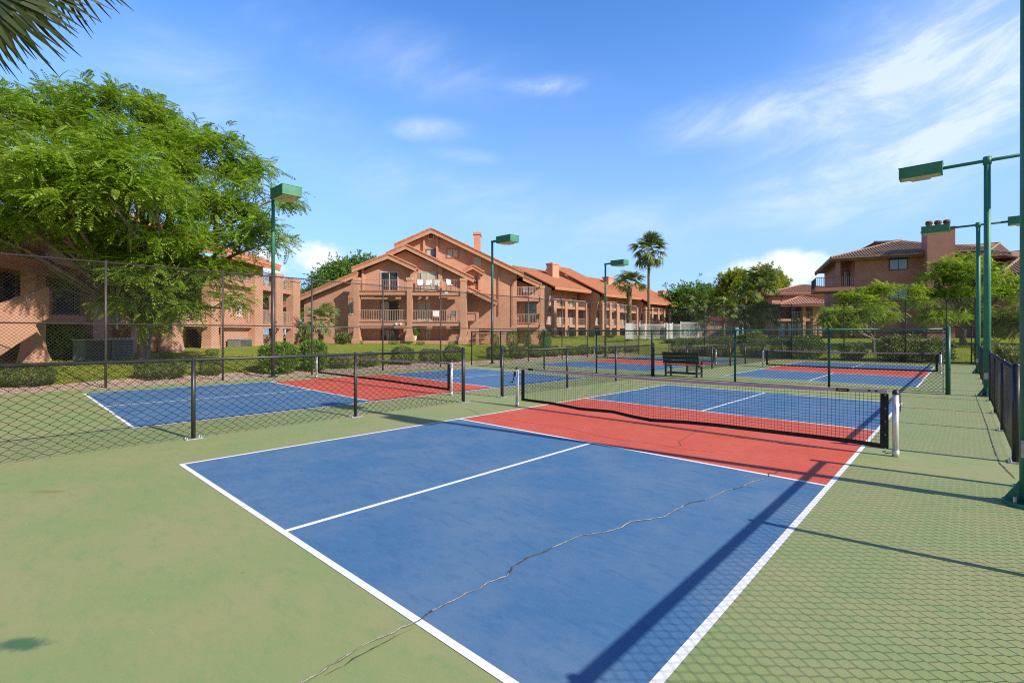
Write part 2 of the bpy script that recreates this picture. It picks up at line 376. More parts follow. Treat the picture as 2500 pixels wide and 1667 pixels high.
# gravel strips outside the slab
GRAVEL = bpy.data.materials.new('pink gravel'); GRAVEL.use_nodes = True
def gravel_nodes():
    nt = GRAVEL.node_tree; N = NT(nt); b = nt.nodes['Principled BSDF']; b.inputs['Roughness'].default_value = .95
    o = N.n('ShaderNodeTexCoord').outputs['Object']
    vo = N.n('ShaderNodeTexVoronoi'); N.put(vo.inputs['Vector'], o); vo.inputs['Scale'].default_value = 26
    c = N.mix(vo.outputs['Color'], (.58, .36, .28, 1), (.76, .55, .46, 1))
    c = N.mix(N.ramp(N.noise(o, 1.3, 4), .5, .75), c, (.50, .31, .24, 1)); N.put(b.inputs['Base Color'], c)
    bp = N.n('ShaderNodeBump'); bp.inputs['Strength'].default_value = .9; bp.inputs['Distance'].default_value = .03
    N.put(bp.inputs['Height'], N.m('SUBTRACT', 1.0, vo.outputs['Distance'])); N.put(b.inputs['Normal'], bp.outputs[0])
gravel_nodes()
def gz(x, y): return max(hgt(x, y)+.012, -.022)
def wob(y): return .22*math.sin(y*.55)+.12*math.sin(y*1.7+1)
def west_strip():
    mb = MB(); ys_ = span(-9.6, 29.4, .6)
    rows = []
    for y in ys_:
        xo = -17.75+wob(y); rows.append([(xo+(SLAB_X0-xo)*t, y) for t in (0, .2, .4, .6, .8, 1)])
    mb.v = [(x, y, gz(x, y)) for r in rows for x, y in r]
    mb.f = [(j*6+i, j*6+i+1, (j+1)*6+i+1, (j+1)*6+i) for j in range(len(rows)-1) for i in range(5)]
    tag(build('gravel_strip', mb, GRAVEL, smooth=True), kind='structure')
west_strip()

# ------------------------------------------------------------ courts
Z1, Z2, Z3, Z4 = .0018, .0036, .0052, .0066
def court(nl, nr, fr, fl, tag_name):
    """court painted inside a quad; s runs across, t runs along"""
    nl, nr, fr, fl = [V3((p[0], p[1], 0)) for p in (nl, nr, fr, fl)]
    W = ((nr-nl).length+(fr-fl).length)/2; L = ((fl-nl).length+(fr-nr).length)/2
    def P(s_, t, z):
        p = nl.lerp(nr, s_).lerp(fl.lerp(fr, s_), t); return (p.x, p.y, z)
    def area(s0, s1, t0, t1, z): return [P(s0, t0, z), P(s1, t0, z), P(s1, t1, z), P(s0, t1, z)]
    a, b = .341, .659
    mb = MB(); mb.quad(*area(0, 1, 0, a, Z1)); mb.quad(*area(0, 1, b, 1, Z1))
    tag(build('court_surface', mb, BLUE_P), kind='structure')
    mb = MB(); mb.quad(*area(0, 1, a, b, Z1)); tag(build('kitchen_surface', mb, RED_P), kind='structure')
    w = .052; ws, wt = w/W, w/L
    mb = MB()
    mb.quad(*area(0, 1, 0, wt, Z2)); mb.quad(*area(0, 1, 1-wt, 1, Z2))
    for s0, s1 in ((0, ws), (1-ws, 1)): mb.quad(*area(s0, s1, wt, 1-wt, Z2))
    for t0 in (a, b-wt): mb.quad(*area(ws, 1-ws, t0, t0+wt, Z2))
    for t0, t1 in ((wt, a), (b, 1-wt)): mb.quad(*area(.5-ws/2, .5+ws/2, t0, t1, Z2))
    tag(build('court_lines', mb, WHITE_P), kind='structure')
court((-3.20, -6.69), (3.06, -6.69), (3.035, 6.62), (-3.045, 6.80), 'A')
court((-14.05, -6.50), (-6.62, -6.60), (-6.40, 7.12), (-13.35, 7.85), 'B')
court((-2.95, 11.75), (3.07, 11.35), (3.07, 24.7), (-3.04, 25.6), 'C')
court((-13.5, 11.9), (-6.2, 11.7), (-6.2, 25.3), (-13.3, 25.5), 'D')

# cracks: a long open one and fine hairlines
def ribbon(mb, pts, w0, z, jit, step=.03, gaps=0.0):
    P = [gp(*p) for p in pts]; out = []
    for a, b in zip(P[:-1], P[1:]):
        n = max(1, int((b-a).length/step))
        out += [a.lerp(b, i/n) for i in range(n)]
    out.append(P[-1]); off = 0.0; L_, R_ = [], []
    for i, p in enumerate(out):
        d = (out[min(i+1, len(out)-1)]-out[max(i-1, 0)]); d.z = 0; d.normalize(); nrm = V3((-d.y, d.x, 0))
        off = off*.8+random.uniform(-1, 1)*jit; w = w0*random.uniform(.35, 1.2)
        e = min(1, min(i, len(out)-1-i)/4+.15)
        L_.append(p+nrm*(off+w*e)); R_.append(p+nrm*(off-w*e))
    k = len(mb.v); n = len(out)
    mb.v += [(q.x, q.y, z) for q in L_]+[(q.x, q.y, z) for q in R_]
    mb.f += [(k+i, k+n+i, k+n+i+1, k+i+1) for i in range(n-1) if gaps <= 0 or math.sin(i*.21)+math.sin(i*.083+1)+math.sin(i*.53)*.6 > gaps-1.2]
r3 = lambda l: [(600+x/3.136, 1167+y/3.136) for x, y in l]
r4 = lambda l: [(1250+x/3.136, 1167+y/3.136) for x, y in l]
r2 = lambda l: [(1000+x/3.136, 850+y/3.136) for x, y in l]
main = r3([(250, 1640), (430, 1568), (560, 1500), (640, 1435), (720, 1400), (830, 1330), (900, 1285), (1000, 1230), (1130, 1185), (1180, 1150), (1265, 1125), (1320, 1100), (1400, 1040), (1500, 985), (1620, 930), (1690, 885), (1790, 850), (1850, 800), (2000, 750), (2040, 680)]) \
    + r4([(120, 610), (240, 570), (340, 520), (450, 470), (540, 437), (700, 420), (830, 380), (910, 335), (1050, 320), (1160, 300), (1250, 245), (1370, 190), (1500, 165), (1600, 115), (1640, 95), (1750, 75), (1850, 30), (1960, 5)])
st0 = random.getstate(); mb = MB(); ribbon(mb, main, .0085, Z3, .004)
ribbon(mb, [(1750+395/3.136, 750+1300/3.136), (1750+400/3.136, 750+1270/3.136), (1750+450/3.136, 750+1275/3.136), (1750+485/3.136, 750+1240/3.136)], .008, Z3, .004)
ribbon(mb, r3([(600, 1520), (690, 1470), (760, 1440), (830, 1385), (900, 1350), (980, 1305), (1080, 1255), (1150, 1215), (1290, 1150)]), .0045, Z3, .002)
ribbon(mb, r2([(450, 462), (560, 520), (900, 568), (1200, 610), (1400, 660), (1600, 700), (1900, 740), (2100, 775), (2352, 800)]), .0045, Z3, .003)
ribbon(mb, r2([(2300, 590), (2150, 660), (2060, 720), (2080, 745), (2000, 762)]), .006, Z3, .004)
ribbon(mb, [(2480, 1170), (2440, 1130), (2437, 1120), (2425, 1090), (2410, 1040), (2395, 1000), (2380, 960)], .006, Z3, .002)
tag(build('pavement_crack', mb, CRACK_D), kind='structure')
random.setstate(st0); mb = MB(); ribbon(mb, main, .0058, Z4, .004, .03, .35)
tag(build('crack_filler', mb, CRACK_L), kind='structure')

# ------------------------------------------------------------ chain link fences
def chain(mb, p0, p1, z0, z1, pitch=.10, r=.0040, n=3):
    p0, p1 = V3((p0[0], p0[1], 0)), V3((p1[0], p1[1], 0)); L = (p1-p0).length; e = (p1-p0)/L; H = z1-z0
    nr = V3((-e.y, e.x, 0)); k0 = int(-H/pitch)
    for k in range(k0, int(L/pitch)+1):
        c = k*pitch; a, b = max(0, c), min(L, c+H)
        if b-a > .02: mb.bar(p0+e*a+UP*(z0+a-c)+nr*r, p0+e*b+UP*(z0+b-c)+nr*r, r, n)
    for k in range(0, int((L+H)/pitch)+1):
        c = k*pitch; a, b = max(0, c-H), min(L, c)
        if b-a > .02: mb.bar(p0+e*a+UP*(z0+c-a)-nr*r, p0+e*b+UP*(z0+c-b)-nr*r, r, n)
    # twisted barbs along the top edge
    for k in range(int(L/pitch)):
        s_ = (k+.5)*pitch; q = p0+e*s_+UP*z1; mb.bar(q, q+UP*.035+e*.008, r, n)
def woven(mb, p0, p1, z0, z1, pitch=.078, r=.0034, tall=.69):
    """zigzag wires hooked into their neighbours, with a little slack"""
    p0, p1 = V3((p0[0], p0[1], 0)), V3((p1[0], p1[1], 0)); L = (p1-p0).length; e = (p1-p0)/L; nr = V3((-e.y, e.x, 0)); h = pitch*tall
    for k in range(int(L/pitch)+1):
        pts = []; j = 0; z = z0; sl = random.uniform(-.004, .004)
        while z < z1+.03:
            a = k*pitch+(pitch*.5 if (j+k) % 2 else -pitch*.5)*1.04; bow = .012*math.sin(a*1.3+z*2)*math.sin(z*2.4)
            for dz in (-.10*h, .10*h): pts.append(p0+e*min(max(a+sl, 0), L)+UP*(z+dz)+nr*(bow+(r if (j+k) % 2 else -r)))
            z += h; j += 1
        mb.tube(pts, r, 3, False)
def fence(name, label, p0, p1, H, posts, pm, wm, pr=.03, rails=(), rr=.024, ends=(), pitch=.10, wr=.0040, z=0.0, plate=False, group=None, zmesh=.03, over=0.0):
    """posts are distances along p0-p1"""
    p0, p1 = V3((p0[0], p0[1], z)), V3((p1[0], p1[1], z)); L = (p1-p0).length; e = (p1-p0)/L; ang = math.atan2(e.y, e.x)
    t = thing(name, p0, label, 'fence', group)
    for d in posts:
        q = p0+e*d; big = d in ends; r = pr*1.35 if big else pr
        mb = MB(); mb.tube([q, q+UP*(H+(.03 if big else -.01))], r, 10); mb.dome(q+UP*(H+(.03 if big else -.01)), r*1.08, 10, 3, r*.8)
        po = build('post', mb, pm, t, q, True)
        if plate:
            mb = MB(); mb.box(q+UP*.008, .24, .15, .012, ang)
            for sx in (-1, 1):
                for sy in (-1, 1):
                    b = q+e*(sx*.095)+V3((-e.y, e.x, 0))*(sy*.05); mb.tube([b+UP*.012, b+UP*.045], .011, 6)
            build('base_plate', mb, STEEL_M, po, q+UP*.008)
    for hgt_ in rails:
        mb = MB(); mb.tube([p0+UP*hgt_, p1+UP*hgt_], rr, 8); build('rail', mb, pm, t, p0+UP*hgt_, True)
    mb = MB()
    if pitch < .09: woven(mb, p0, p1, z+zmesh, z+H+over-.03, pitch, wr, .90 if pitch < .05 else .69)
    else: chain(mb, p0, p1, z+zmesh, z+H+over-.03, pitch, wr)
    build('chain_link', mb, wm, t)
    return t
yl = lambda a, *ys_: [y-a for y in ys_]
fence('chain_link_fence', 'waist high black chain link fence between the two near courts, run nearer the camera', (-4.83, -8.95), (-4.83, -.45), 1.28,
      yl(-8.95, -8.92, -6.12, -3.32, -.45), BLACK_M, WIRE_M, .032, (1.25,), .026, yl(-8.95, -.45), wr=.0038, pitch=.076, plate=True, group='low black dividing fences')
fence('chain_link_fence', 'waist high black chain link fence running from the gap to the green fence', (-4.80, .88), (-4.80, 9.42), 1.26,
      yl(.88, .88, 3.75, 6.6, 9.42), BLACK_M, WIRE_M, .032, (1.23,), .026, yl(.88, .88, 9.42), wr=.0038, pitch=.076, plate=True, group='low black dividing fences')
fence('chain_link_fence', 'low dark chain link fence seen end on between the two far courts', (-4.80, 12.6), (-4.80, 27.9), 1.15,
      yl(12.6, 12.6, 15.5, 18, 20.4, 23.85, 27.9), BLACK_M, WIRE_M, .034, (1.12,), .024, yl(12.6, 12.6), wr=.0046, group='low black dividing fences')
fence('chain_link_fence', 'waist high black chain link fence along the right walkway with a thick capped end post', (4.60, .66), (4.60, 27.6), 1.22,
      yl(.66, .66, 3.5, 5.98, 8.6, 11.3, 14, 16.7, 19.4, 22.1, 24.8, 27.6), BLACK_M, WIRE_M, .032, (1.19,), .028, yl(.66, .66), wr=.0023, pitch=.043, plate=True, group='low black dividing fences')
fence('chain_link_fence', 'waist high black chain link fence beside the nearest lamp post, shading the near court', (4.60, -8.9), (4.60, -.74), 1.22,
      yl(-8.9, -8.9, -6.2, -3.5, -.74), BLACK_M, WIRE_M, .032, (1.19,),   .027, yl(-8.9, -.74), wr=.0023, pitch=.043, plate=True, group='low black dividing fences')
g = thing('green_fence', (-15.5, 9.55, 0), 'dark green head high chain link fence crossing the middle of the courts behind the bench', 'fence')
gposts = [-15.45, -13.26, -10.4, -7.5, -4.93, -1.78, 1.03, 3.80]
for x in gposts:
    q = V3((x, 9.55, 0)); r = .055 if x == 3.80 else .034
    mb = MB(); mb.tube([q, q+UP*1.84], r, 12); mb.dome(q+UP*1.84, r, 12, 4, r*.6); build('post', mb, GREEN_M, g, q, True)
mb = MB(); mb.tube([(-15.45, 9.55, 1.80), (3.8, 9.55, 1.80)], .026, 8); build('top_rail', mb, GREEN_M, g, (-15.45, 9.55, 1.8), True)
mb = MB(); mb.tube([(-15.45, 9.57, 1.69), (3.8, 9.57, 1.69)], .010, 6); mb.tube([(-15.45, 9.57, .05), (3.8, 9.57, .05)], .006, 6)
build('tension_wire', mb, RAILD_M, g, (-15.45, 9.57, 1.69))
mb = MB(); mb.tube([(3.70, 9.55, .04), (3.70, 9.55, 1.78)], .010, 6)
for z in (.15, .55, 1.0, 1.45, 1.75): mb.tube([(3.68, 9.55, z), (3.81, 9.55, z)], .012, 6)
build('tension_bar', mb, STEEL_M, g, (3.7, 9.55, .04))
mb = MB(); chain(mb, (-15.45, 9.55), (3.72, 9.55), .04, 1.80, .10, .0046); build('chain_link', mb, GWIRE_M, g)

# tall perimeter fences
WX = -15.62; FH = 3.98
wposts = [-12.3, -9.0, -5.79, -2.5, .80, 4.15, 7.55, 14.45, 17.9, 20.9, 26.2, 28.45]
fence('tall_fence', 'tall brown black chain link perimeter fence along the gravel strip in front of the apartments', (WX, -12.3), (WX, 28.45), FH,
      [y+12.3 for y in wposts], BROWN_M, TWIRE_M, .036, (3.93, 2.0), .022, (), wr=.0044, z=-.02)
NY = 28.45; NH = 3.72
nposts = [-15.6, -13.0, -10.2, -7.25, -4.34, -1.4, 1.62, 3.42, 4.6, 7.6, 10.6, 13.6, 16.6]
nf = fence('tall_fence', 'tall dark chain link fence across the far end of the courts before the trees', (-15.6, NY), (16.6, NY), NH,
      [x+15.6 for x in nposts if x > -15.5], BROWN_M, TWIRE_M, .034, (3.68,), .022, (), wr=.0040, z=-.02)
# gate leaf at the end of the walkway
gt = thing('walk_gate', (3.5, NY-.06, 0), 'dark framed chain link gate at the far end of the right walkway', 'gate')
mb = MB()
for x in (3.55, 4.45): mb.tube([(x, NY-.08, .05), (x, NY-.08, 2.1)], .028, 8)
for z in (.07, .95, 2.08): mb.tube([(3.55, NY-.08, z), (4.45, NY-.08, z)], .024, 8)
build('gate_frame', mb, BLACK_M, gt, (3.55, NY-.08, 0), True)
mb = MB(); chain(mb, (3.58, NY-.08), (4.42, NY-.08), .1, 2.04, .1, .0026); build('chain_link', mb, WIRE_M, gt)
mb = MB(); mb.box((3.66, NY-.12, 1.0), .12, .05, .16); build('latch', mb, BLACK_M, gt, (3.66, NY-.12, 1.0))

# ------------------------------------------------------------ lamp posts
def base_foot(mb, q):
    mb.tube([q+UP*.0, q+UP*.035], .20, 14)
    for a in range(4):
        t = a*math.pi/2; d = V3((math.cos(t), math.sin(t), 0)); s_ = V3((-d.y, d.x, 0))*.012
        p = [q+d*.07+UP*.04-s_, q+d*.185+UP*.04-s_, q+d*.07+UP*.24-s_]; mb.prism(p, s_*2)
def lamp_head(parent, c, L, W, H, name='lamp_head'):
    """housing centred at c, long axis x"""
    mb = MB(); mb.box(c, L, W, H); h = build(name, mb, LAMP_M, parent, c, bevel=.012)
    mb = MB(); mb.box(c-UP*(H/2+.006), L*.9, W*.86, .012)
    mb.prism([c+V3((-L*.28, -W*.3, -H/2-.012)), c+V3((L*.28, -W*.3, -H/2-.012)), c+V3((L*.2, -W*.15, -H/2-.05)), c+V3((-L*.2, -W*.15, -H/2-.05))], (0, W*.6, 0))
    build('lens', mb, LENS_M, h, c-UP*(H/2))
    mb = MB(); mb.box(c+UP*(H/2+.004), L+.02, W+.02, .012); build('lid', mb, LAMP_M, h, c+UP*(H/2))
def double_lamp(y, label):
    q = V3((4.575, y, 0)); t = thing('lamp_post', q, label, 'lamp post', 'tall green lamp posts')
    mb = MB(); mb.tube([q+UP*.03, q+UP*6.32], [.078, .070], 14); mb.dome(q+UP*6.32, .07, 12, 3, .03); build('pole', mb, POLE_M, t, q, True)
    mb = MB(); base_foot(mb, q); ft = build('base_plate', mb, POLE_M, t, q)
    mb = MB(); mb.box(q+V3((-.02, -.085, .55)), .10, .02, .16); build('hand_hole_cover', mb, STEEL_M, t, q+UP*.55)
    mb = MB(); mb.tube([q+UP*6.17, q+UP*6.37], .088, 12); build('collar', mb, POLE_M, t, q+UP*6.17, True)
    mb = MB()
    for a in range(4):
        d = V3((math.cos(a*1.571+.785), math.sin(a*1.571+.785), 0))*.16; mb.tube([q+d+UP*.035, q+d+UP*.09], .014, 6)
    build('bolt', mb, STEEL_M, ft, q+UP*.04)
    mb = MB(); mb.tube([q+V3((-.90, 0, 6.27)), q+V3((.90, 0, 6.27))], .045, 10); build('arm', mb, POLE_M, t, q+UP*6.27, True)
    for s_ in (-1, 1): lamp_head(t, q+V3((s_*1.36, 0, 6.27)), .95, .42, .30)
double_lamp(-1.53, 'nearest green lamp post, standing at the right edge with its heads out of view')
double_lamp(9.75, 'green lamp post with two heads just past the green fence end post')
double_lamp(20.1, 'green lamp post with two lamp heads farthest along the right walkway')
def single_lamp(y, label):
    q = V3((WX, y, 0)); t = thing('lamp_post', q, label, 'lamp post', 'tall green lamp posts')
    mb = MB(); mb.tube([q-UP*.03, q+UP*3.98], .075, 12); build('sleeve', mb, BROWN_M, t, q, True)
    mb = MB(); mb.tube([q+UP*3.98, q+UP*7.0], [.070, .066], 12); build('pole', mb, POLE_M, t, q+UP*3.98, True)
    mb = MB(); mb.tube([q-UP*.02, q+UP*.04], .17, 12); build('base_plate', mb, BROWN_M, t, q)
    mb = MB(); mb.box(q+V3((.30, 0, 6.94)), .75, .09, .12); build('arm', mb, POLE_M, t, q+UP*6.94)
    lamp_head(t, q+V3((1.20, 0, 6.90)), 1.10, .72, .36)
single_lamp(-.74, 'green topped lamp post beside the big leafy tree on the tall fence line')
single_lamp(11.3, 'green topped lamp post in front of the gabled apartment house with stairs')
single_lamp(23.3, 'green topped lamp post left of the palms, in front of the long apartment row')

# ------------------------------------------------------------ nets
def net(name, label, x0, x1, y0, zb, tape=True, cords=(.047, .0025), post_h=.90, crank=None, group='court nets'):
    """net from x0 to x1 at y0; zb = list of (x, z) for the bottom edge"""
    t = thing(name, (x0, y0, 0), label, 'net', group)
    xa, xb = x0+.18, x1-.12
    def bot(x):
        for (p, a), (q, b) in zip(zb[:-1], zb[1:]):
            if x <= q: return a+(b-a)*max(0, min(1, (x-p)/(q-p)))
        return zb[-1][1]
    mid = (xa+xb)/2
    def top(x): return .895-.045*(1-((x-mid)/((xb-xa)/2))**2)
    for x, s_ in ((x0, -1), (x1, 1)):
        mb = MB(); mb.tube([(x, y0, 0), (x+s_*-.004, y0, post_h-.06)], .036, 14); po = build('net_post', mb, ALU_M, t, (x, y0, 0), True)
        mb = MB(); mb.tube([(x, y0, post_h-.06), (x, y0, post_h-.03)], .039, 14); mb.dome((x, y0, post_h-.03), .039, 14, 4, .035)
        build('cap', mb, BLACK_M, po, (x, y0, post_h-.06), True)
        mb = MB(); mb.tube([(x, y0, 0), (x, y0, .09)], .041, 12); build('collar', mb, ALU_M, po, (x, y0, 0), True)
    if crank is not None:
        x = x0 if crank < 0 else x1
        mb = MB(); mb.box((x-.045, y0-.02, .74), .05, .05, .10); mb.tube([(x-.06, y0-.04, .74), (x-.07, y0-.05, .60), (x-.09, y0-.06, .55), (x-.16, y0-.08, .53)], .012, 6)
        build('crank', mb, BLACK_M, t, (x, y0, .7))
    cw, cr = cords; mb = MB()
    n = int((xb-xa)/cw); nz = int(.80/cw)
    xsn = [xa+(xb-xa)*i/n for i in range(n+1)]
    for i, x in enumerate(xsn):
        mb.bar((x, y0+random.uniform(-.003, .003), bot(x)+.02), (x+random.uniform(-.006, .006), y0, top(x)-.03), cr)
    for j in range(1, nz):
        f = j/nz; pts = []
        for i in range(0, n+1, 4):
            x = xsn[i]; pts.append((x, y0+random.uniform(-.002, .002), bot(x)+(top(x)-bot(x))*f+random.uniform(-.003, .003)))
        x = xsn[-1]; pts.append((x, y0, bot(x)+(top(x)-bot(x))*f)); mb.tube(pts, cr, 3, False)
    build('net_mesh', mb, NETCORD_M, t)
    def strip(m_, za, zb_, th, name_, xs_):
        k = MB(); N = len(xs_)
        for x in xs_: k.v += [(x, y0-th, za(x)), (x, y0+th, za(x)), (x, y0+th, zb_(x)), (x, y0-th, zb_(x))]
        for i in range(N-1):
            for a, b in ((0, 1), (1, 2), (2, 3), (3, 0)): k.f.append((i*4+a, i*4+b, i*4+4+b, i*4+4+a))
        k.f.append((3, 2, 1, 0)); e_ = (N-1)*4; k.f.append((e_, e_+1, e_+2, e_+3))
        build(name_, k, m_, t, (xa, y0, .4))
    xt = [xa-.03+(xb-xa+.06)*i/60 for i in range(61)]
    strip(TAPE_M, lambda x: top(x)-.052, top, .008, 'top_tape', xt)
    xbm = [xa+(xb-xa)*i/90 for i in range(91)]
    strip(BAND_M, lambda x: bot(x)-.012, lambda x: bot(x)+.048, .006, 'bottom_band', xbm)
    for x in (xa, xb):
        strip(BAND_M, lambda q: bot(x)-.014, lambda q: top(x)-.056, .007, 'side_band', [x-.045, x+.045])
    for bx, bw in ((xb-.48, .15), (xa+.24, .13)):
        mb = MB(); mb.box((bx, y0-.014, top(bx)-.026), bw, .008, .047); build('badge', mb, BAND_M, t, (bx, y0-.014, .85))
    mb = MB(); mb.box((xb-.48, y0-.020, top(xb-.48)-.026), .11, .003, .011); build('badge_strip', mb, STEEL_M, t, (xb-.48, y0-.02, .85))
    mb = MB()
    for dx in (.17, .09): mb.tube([(xb-dx, y0-.018, top(xb)-.026), (xb-dx, y0-.008, top(xb)-.026)], .014, 10)
    build('grommet', mb, BLACK_M, t, (xb-.1, y0-.02, .86))
    mb = MB()
    for i in range(5): mb.tube([(xb+.01, y0-.014, .10+i*.18), (xb+.01, y0-.004, .10+i*.18)], .008, 6)
    build('snap', mb, STEEL_M, t, (xb, y0-.01, .1))
    mb = MB(); mb.tube([(x1-.02, y0-.03, .88), (x1+.05, y0-.045, .84), (x1+.055, y0-.045, .62)], .006, 5)
    mb.tube([(x1-.035, y0, .05), (x1-.1, y0-.01, .03), (x1-.14, y0-.02, .05), (x1-.1, y0-.03, .06)], .006, 5)
    build('tie_cord', mb, BLACK_M, t, (x1, y0, .6))
    return t
net('court_net', 'near pickleball net with a sagging wavy bottom band across the closest court', -3.47, 3.43, 0.0,
    [(-3.3, .145), (-2.45, .137), (-1.73, .095), (-.93, .118), (-.53, .072), (-.13, .050), (.49, .090), (1.06, .108), (2.57, .118), (2.9, .118), (3.4, .10)], crank=-1)
net('court_net', 'pickleball net on the court left of the low dividing fence, backed by bushes', -14.05, -6.10, .25, [(-14, .2), (-9.4, .18), (-6.2, .13)], cords=(.055, .0028), crank=1, post_h=.96)
net('court_net', 'pickleball net on the far right court behind the green fence', -3.33, 3.43, 18.4, [(-3.3, .12), (0, .10), (3.4, .12)], cords=(.06, .0032), crank=None)
net('court_net', 'pickleball net on the far court just beyond the bench', -14.0, -6.0, 19.3, [(-14, .12), (-9, .10), (-6, .12)], cords=(.07, .0036), crank=None)

# ------------------------------------------------------------ bench
t = thing('park_bench', (-3.95, 10.25, 0), 'dark bench with a wide black backrest and reddish seat behind the green fence', 'bench')
q = V3((-3.95, 10.25, 0)); RED_SEAT = mat('reddish seat slats', (.30, .10, .075, 1), (.24, .075, .06, 1), 6, .6)
mb = MB()
for k in range(3): mb.prism([q+V3((-.72, -.235-k*.032, .515+k*.155)), q+V3((.72, -.235-k*.032, .515+k*.155)), q+V3((.72, -.262-k*.032, .655+k*.155)), q+V3((-.72, -.262-k*.032, .655+k*.155))], (0, -.028, 0))
build('backrest', mb, BLACK_M, t, q+V3((0, -.28, .7)))
mb = MB()
for k in range(4): mb.box(q+V3((0, -.16+k*.115, .455)), 1.52, .10, .035)
build('seat', mb, RED_SEAT, t, q+UP*.45, bevel=.006)
for x in (-.62, .62):
    for y in (-.24, .24):
        mb = MB(); mb.box(q+V3((x, y, .22 if y > 0 else .30)), .06, .06, .44 if y > 0 else .60); build('leg', mb, BLACK_M, t, q+V3((x, y, 0)))
    mb = MB(); mb.box(q+V3((x, 0, .405)), .05, .42, .05); mb.box(q+V3((x, 0, .14)), .045, .42, .045); build('side_rail', mb, BLACK_M, t, q+V3((x, 0, .3)))
    mb = MB(); mb.box(q+V3((x*1.07, -.05, .64)), .05, .46, .035); mb.box(q+V3((x*1.07, .16, .55)), .05, .05, .16); build('armrest', mb, BLACK_M, t, q+V3((x, 0, .64)))
mb = MB(); mb.box(q+V3((0, -.245, .14)), 1.2, .045, .05); mb.box(q+V3((0, .245, .14)), 1.2, .045, .05); build('stretcher', mb, BLACK_M, t, q+UP*.14)
#PART2
# ------------------------------------------------------------ facade frames
class Fr:
    """vertical facade: a runs along e, z up, d goes behind the facade"""
    def __init__(s, P0, e, n): s.P0 = V3((P0[0], P0[1], 0)); s.e = e.normalized(); s.n = n.normalized()
    def W(s, a, z, d=0.0): return s.P0+s.e*a-s.n*d+UP*z
    def px(s, u, v, d=0.0):
        r = ray(u, v); o = s.P0-s.n*d-CAM; o.z = 0
        p = CAM+r*(o.dot(s.n)/r.dot(s.n)); return (p-s.P0).dot(s.e), p.z
    def A(s, u, d=0.0): return s.px(u, 800, d)[0]
    def box(s, mb, a0, a1, z0, z1, d0, d1):
        return mb.hexa([s.W(a0, z0, d0), s.W(a1, z0, d0), s.W(a1, z0, d1), s.W(a0, z0, d1), s.W(a0, z1, d0), s.W(a1, z1, d0), s.W(a1, z1, d1), s.W(a0, z1, d1)])
    def poly(s, mb, pts, d0, d1): return mb.prism([s.W(a, z, d0) for a, z in pts], -s.n*(d1-d0))
    def uv(s, pts, d=0.0): return [s.px(u, v, d) for u, v in pts]
def fbox(fr, name, m, parent, a0, a1, z0, z1, d0, d1, label=None):
    mb = MB(); fr.box(mb, a0, a1, z0, z1, d0, d1); o = build(name, mb, m, parent, fr.W((a0+a1)/2, z0, d0))
    if label: o['label'] = label
    return o
def pxr(fr, u0, u1, v0, v1, d): a0, z1 = fr.px(u0, v0, d); a1, z0 = fr.px(u1, v1, d); return a0, a1, z0, z1
def window(fr, parent, a0, a1, z0, z1, d, frame=FRAMEW_M, split=1, curtain=(), proud=.07, name='window', pane=None, barred=0):
    """frame standing proud of the wall at depth d, pane set inside it, curtains behind part of the glass"""
    w = .07; mb = MB()
    fr.box(mb, a0, a0+w, z0, z1, d-proud, d+.02); fr.box(mb, a1-w, a1, z0, z1, d-proud, d+.02)
    fr.box(mb, a0+w, a1-w, z0, z0+w, d-proud, d+.02); fr.box(mb, a0+w, a1-w, z1-w, z1, d-proud, d+.02)
    for i in range(1, split+1):
        x = a0+(a1-a0)*i/(split+1); fr.box(mb, x-w*.4, x+w*.4, z0+w, z1-w, d-proud+.012, d+.015)
    for i in range(barred):
        x = a0+(a1-a0)*(i+1)/(barred+1); fr.box(mb, x-.018, x+.018, z0+w, z1-w, d-proud+.006, d-proud+.03)
    o = build(name, mb, frame, parent, fr.W((a0+a1)/2, z0, d))
    mb = MB(); fr.box(mb, a0+w, a1-w, z0+w, z1-w, d-proud+.04, d-proud+.05)
    build('pane', mb, pane or GLASS_M, o, fr.W((a0+a1)/2, z0, d))
    for (c0, c1) in curtain:
        mb = MB(); fr.box(mb, a0+w+(a1-a0-2*w)*c0, a0+w+(a1-a0-2*w)*c1, z0+w*1.2, z1-w*1.2, d-proud+.028, d-proud+.036)
        build('curtain', mb, CURT_M, o, fr.W((a0+a1)/2, z0, d))
    return o
def railing(fr, parent, a0, a1, z, d, h=1.0, m=None, gap=.15, r=.020):
    m = m or RAIL_M; mb = MB()
    for zz in (z+.07, z+h): mb.tube([fr.W(a0, zz, d), fr.W(a1, zz, d)], r*1.6, 4)
    n = max(2, int((a1-a0)/gap))
    for i in range(n+1):
        a = a0+(a1-a0)*i/n; mb.bar(fr.W(a, z+.07, d), fr.W(a, z+h, d), r*(1.5 if i % 8 == 0 else 1), 4)
    return build('railing', mb, m, parent, fr.W((a0+a1)/2, z, d))
def flared(fr, parent, a0, a1, z0, z1, d0, d1, m=None, flare=.16, cap=.25):
    """square stucco column, foot flared, cap at the top"""
    m = m or STUCCO; mb = MB(); f = flare; zs = [(z0, f), (z0+.35, f), (z0+.75, f*.25), (z0+1.1, 0), (z1-cap, 0)]
    for (za, fa), (zb, fb) in zip(zs[:-1], zs[1:]):
        mb.hexa([fr.W(a0-fa, za, d0-fa*.6), fr.W(a1+fa, za, d0-fa*.6), fr.W(a1+fa, za, d1), fr.W(a0-fa, za, d1), fr.W(a0-fb, zb, d0-fb*.6), fr.W(a1+fb, zb, d0-fb*.6), fr.W(a1+fb, zb, d1), fr.W(a0-fb, zb, d1)])
    fr.box(mb, a0-.05, a1+.05, z1-cap, z1, d0-.05, d1+.05)
    return build('column', mb, m, parent, fr.W((a0+a1)/2, z0, d0))
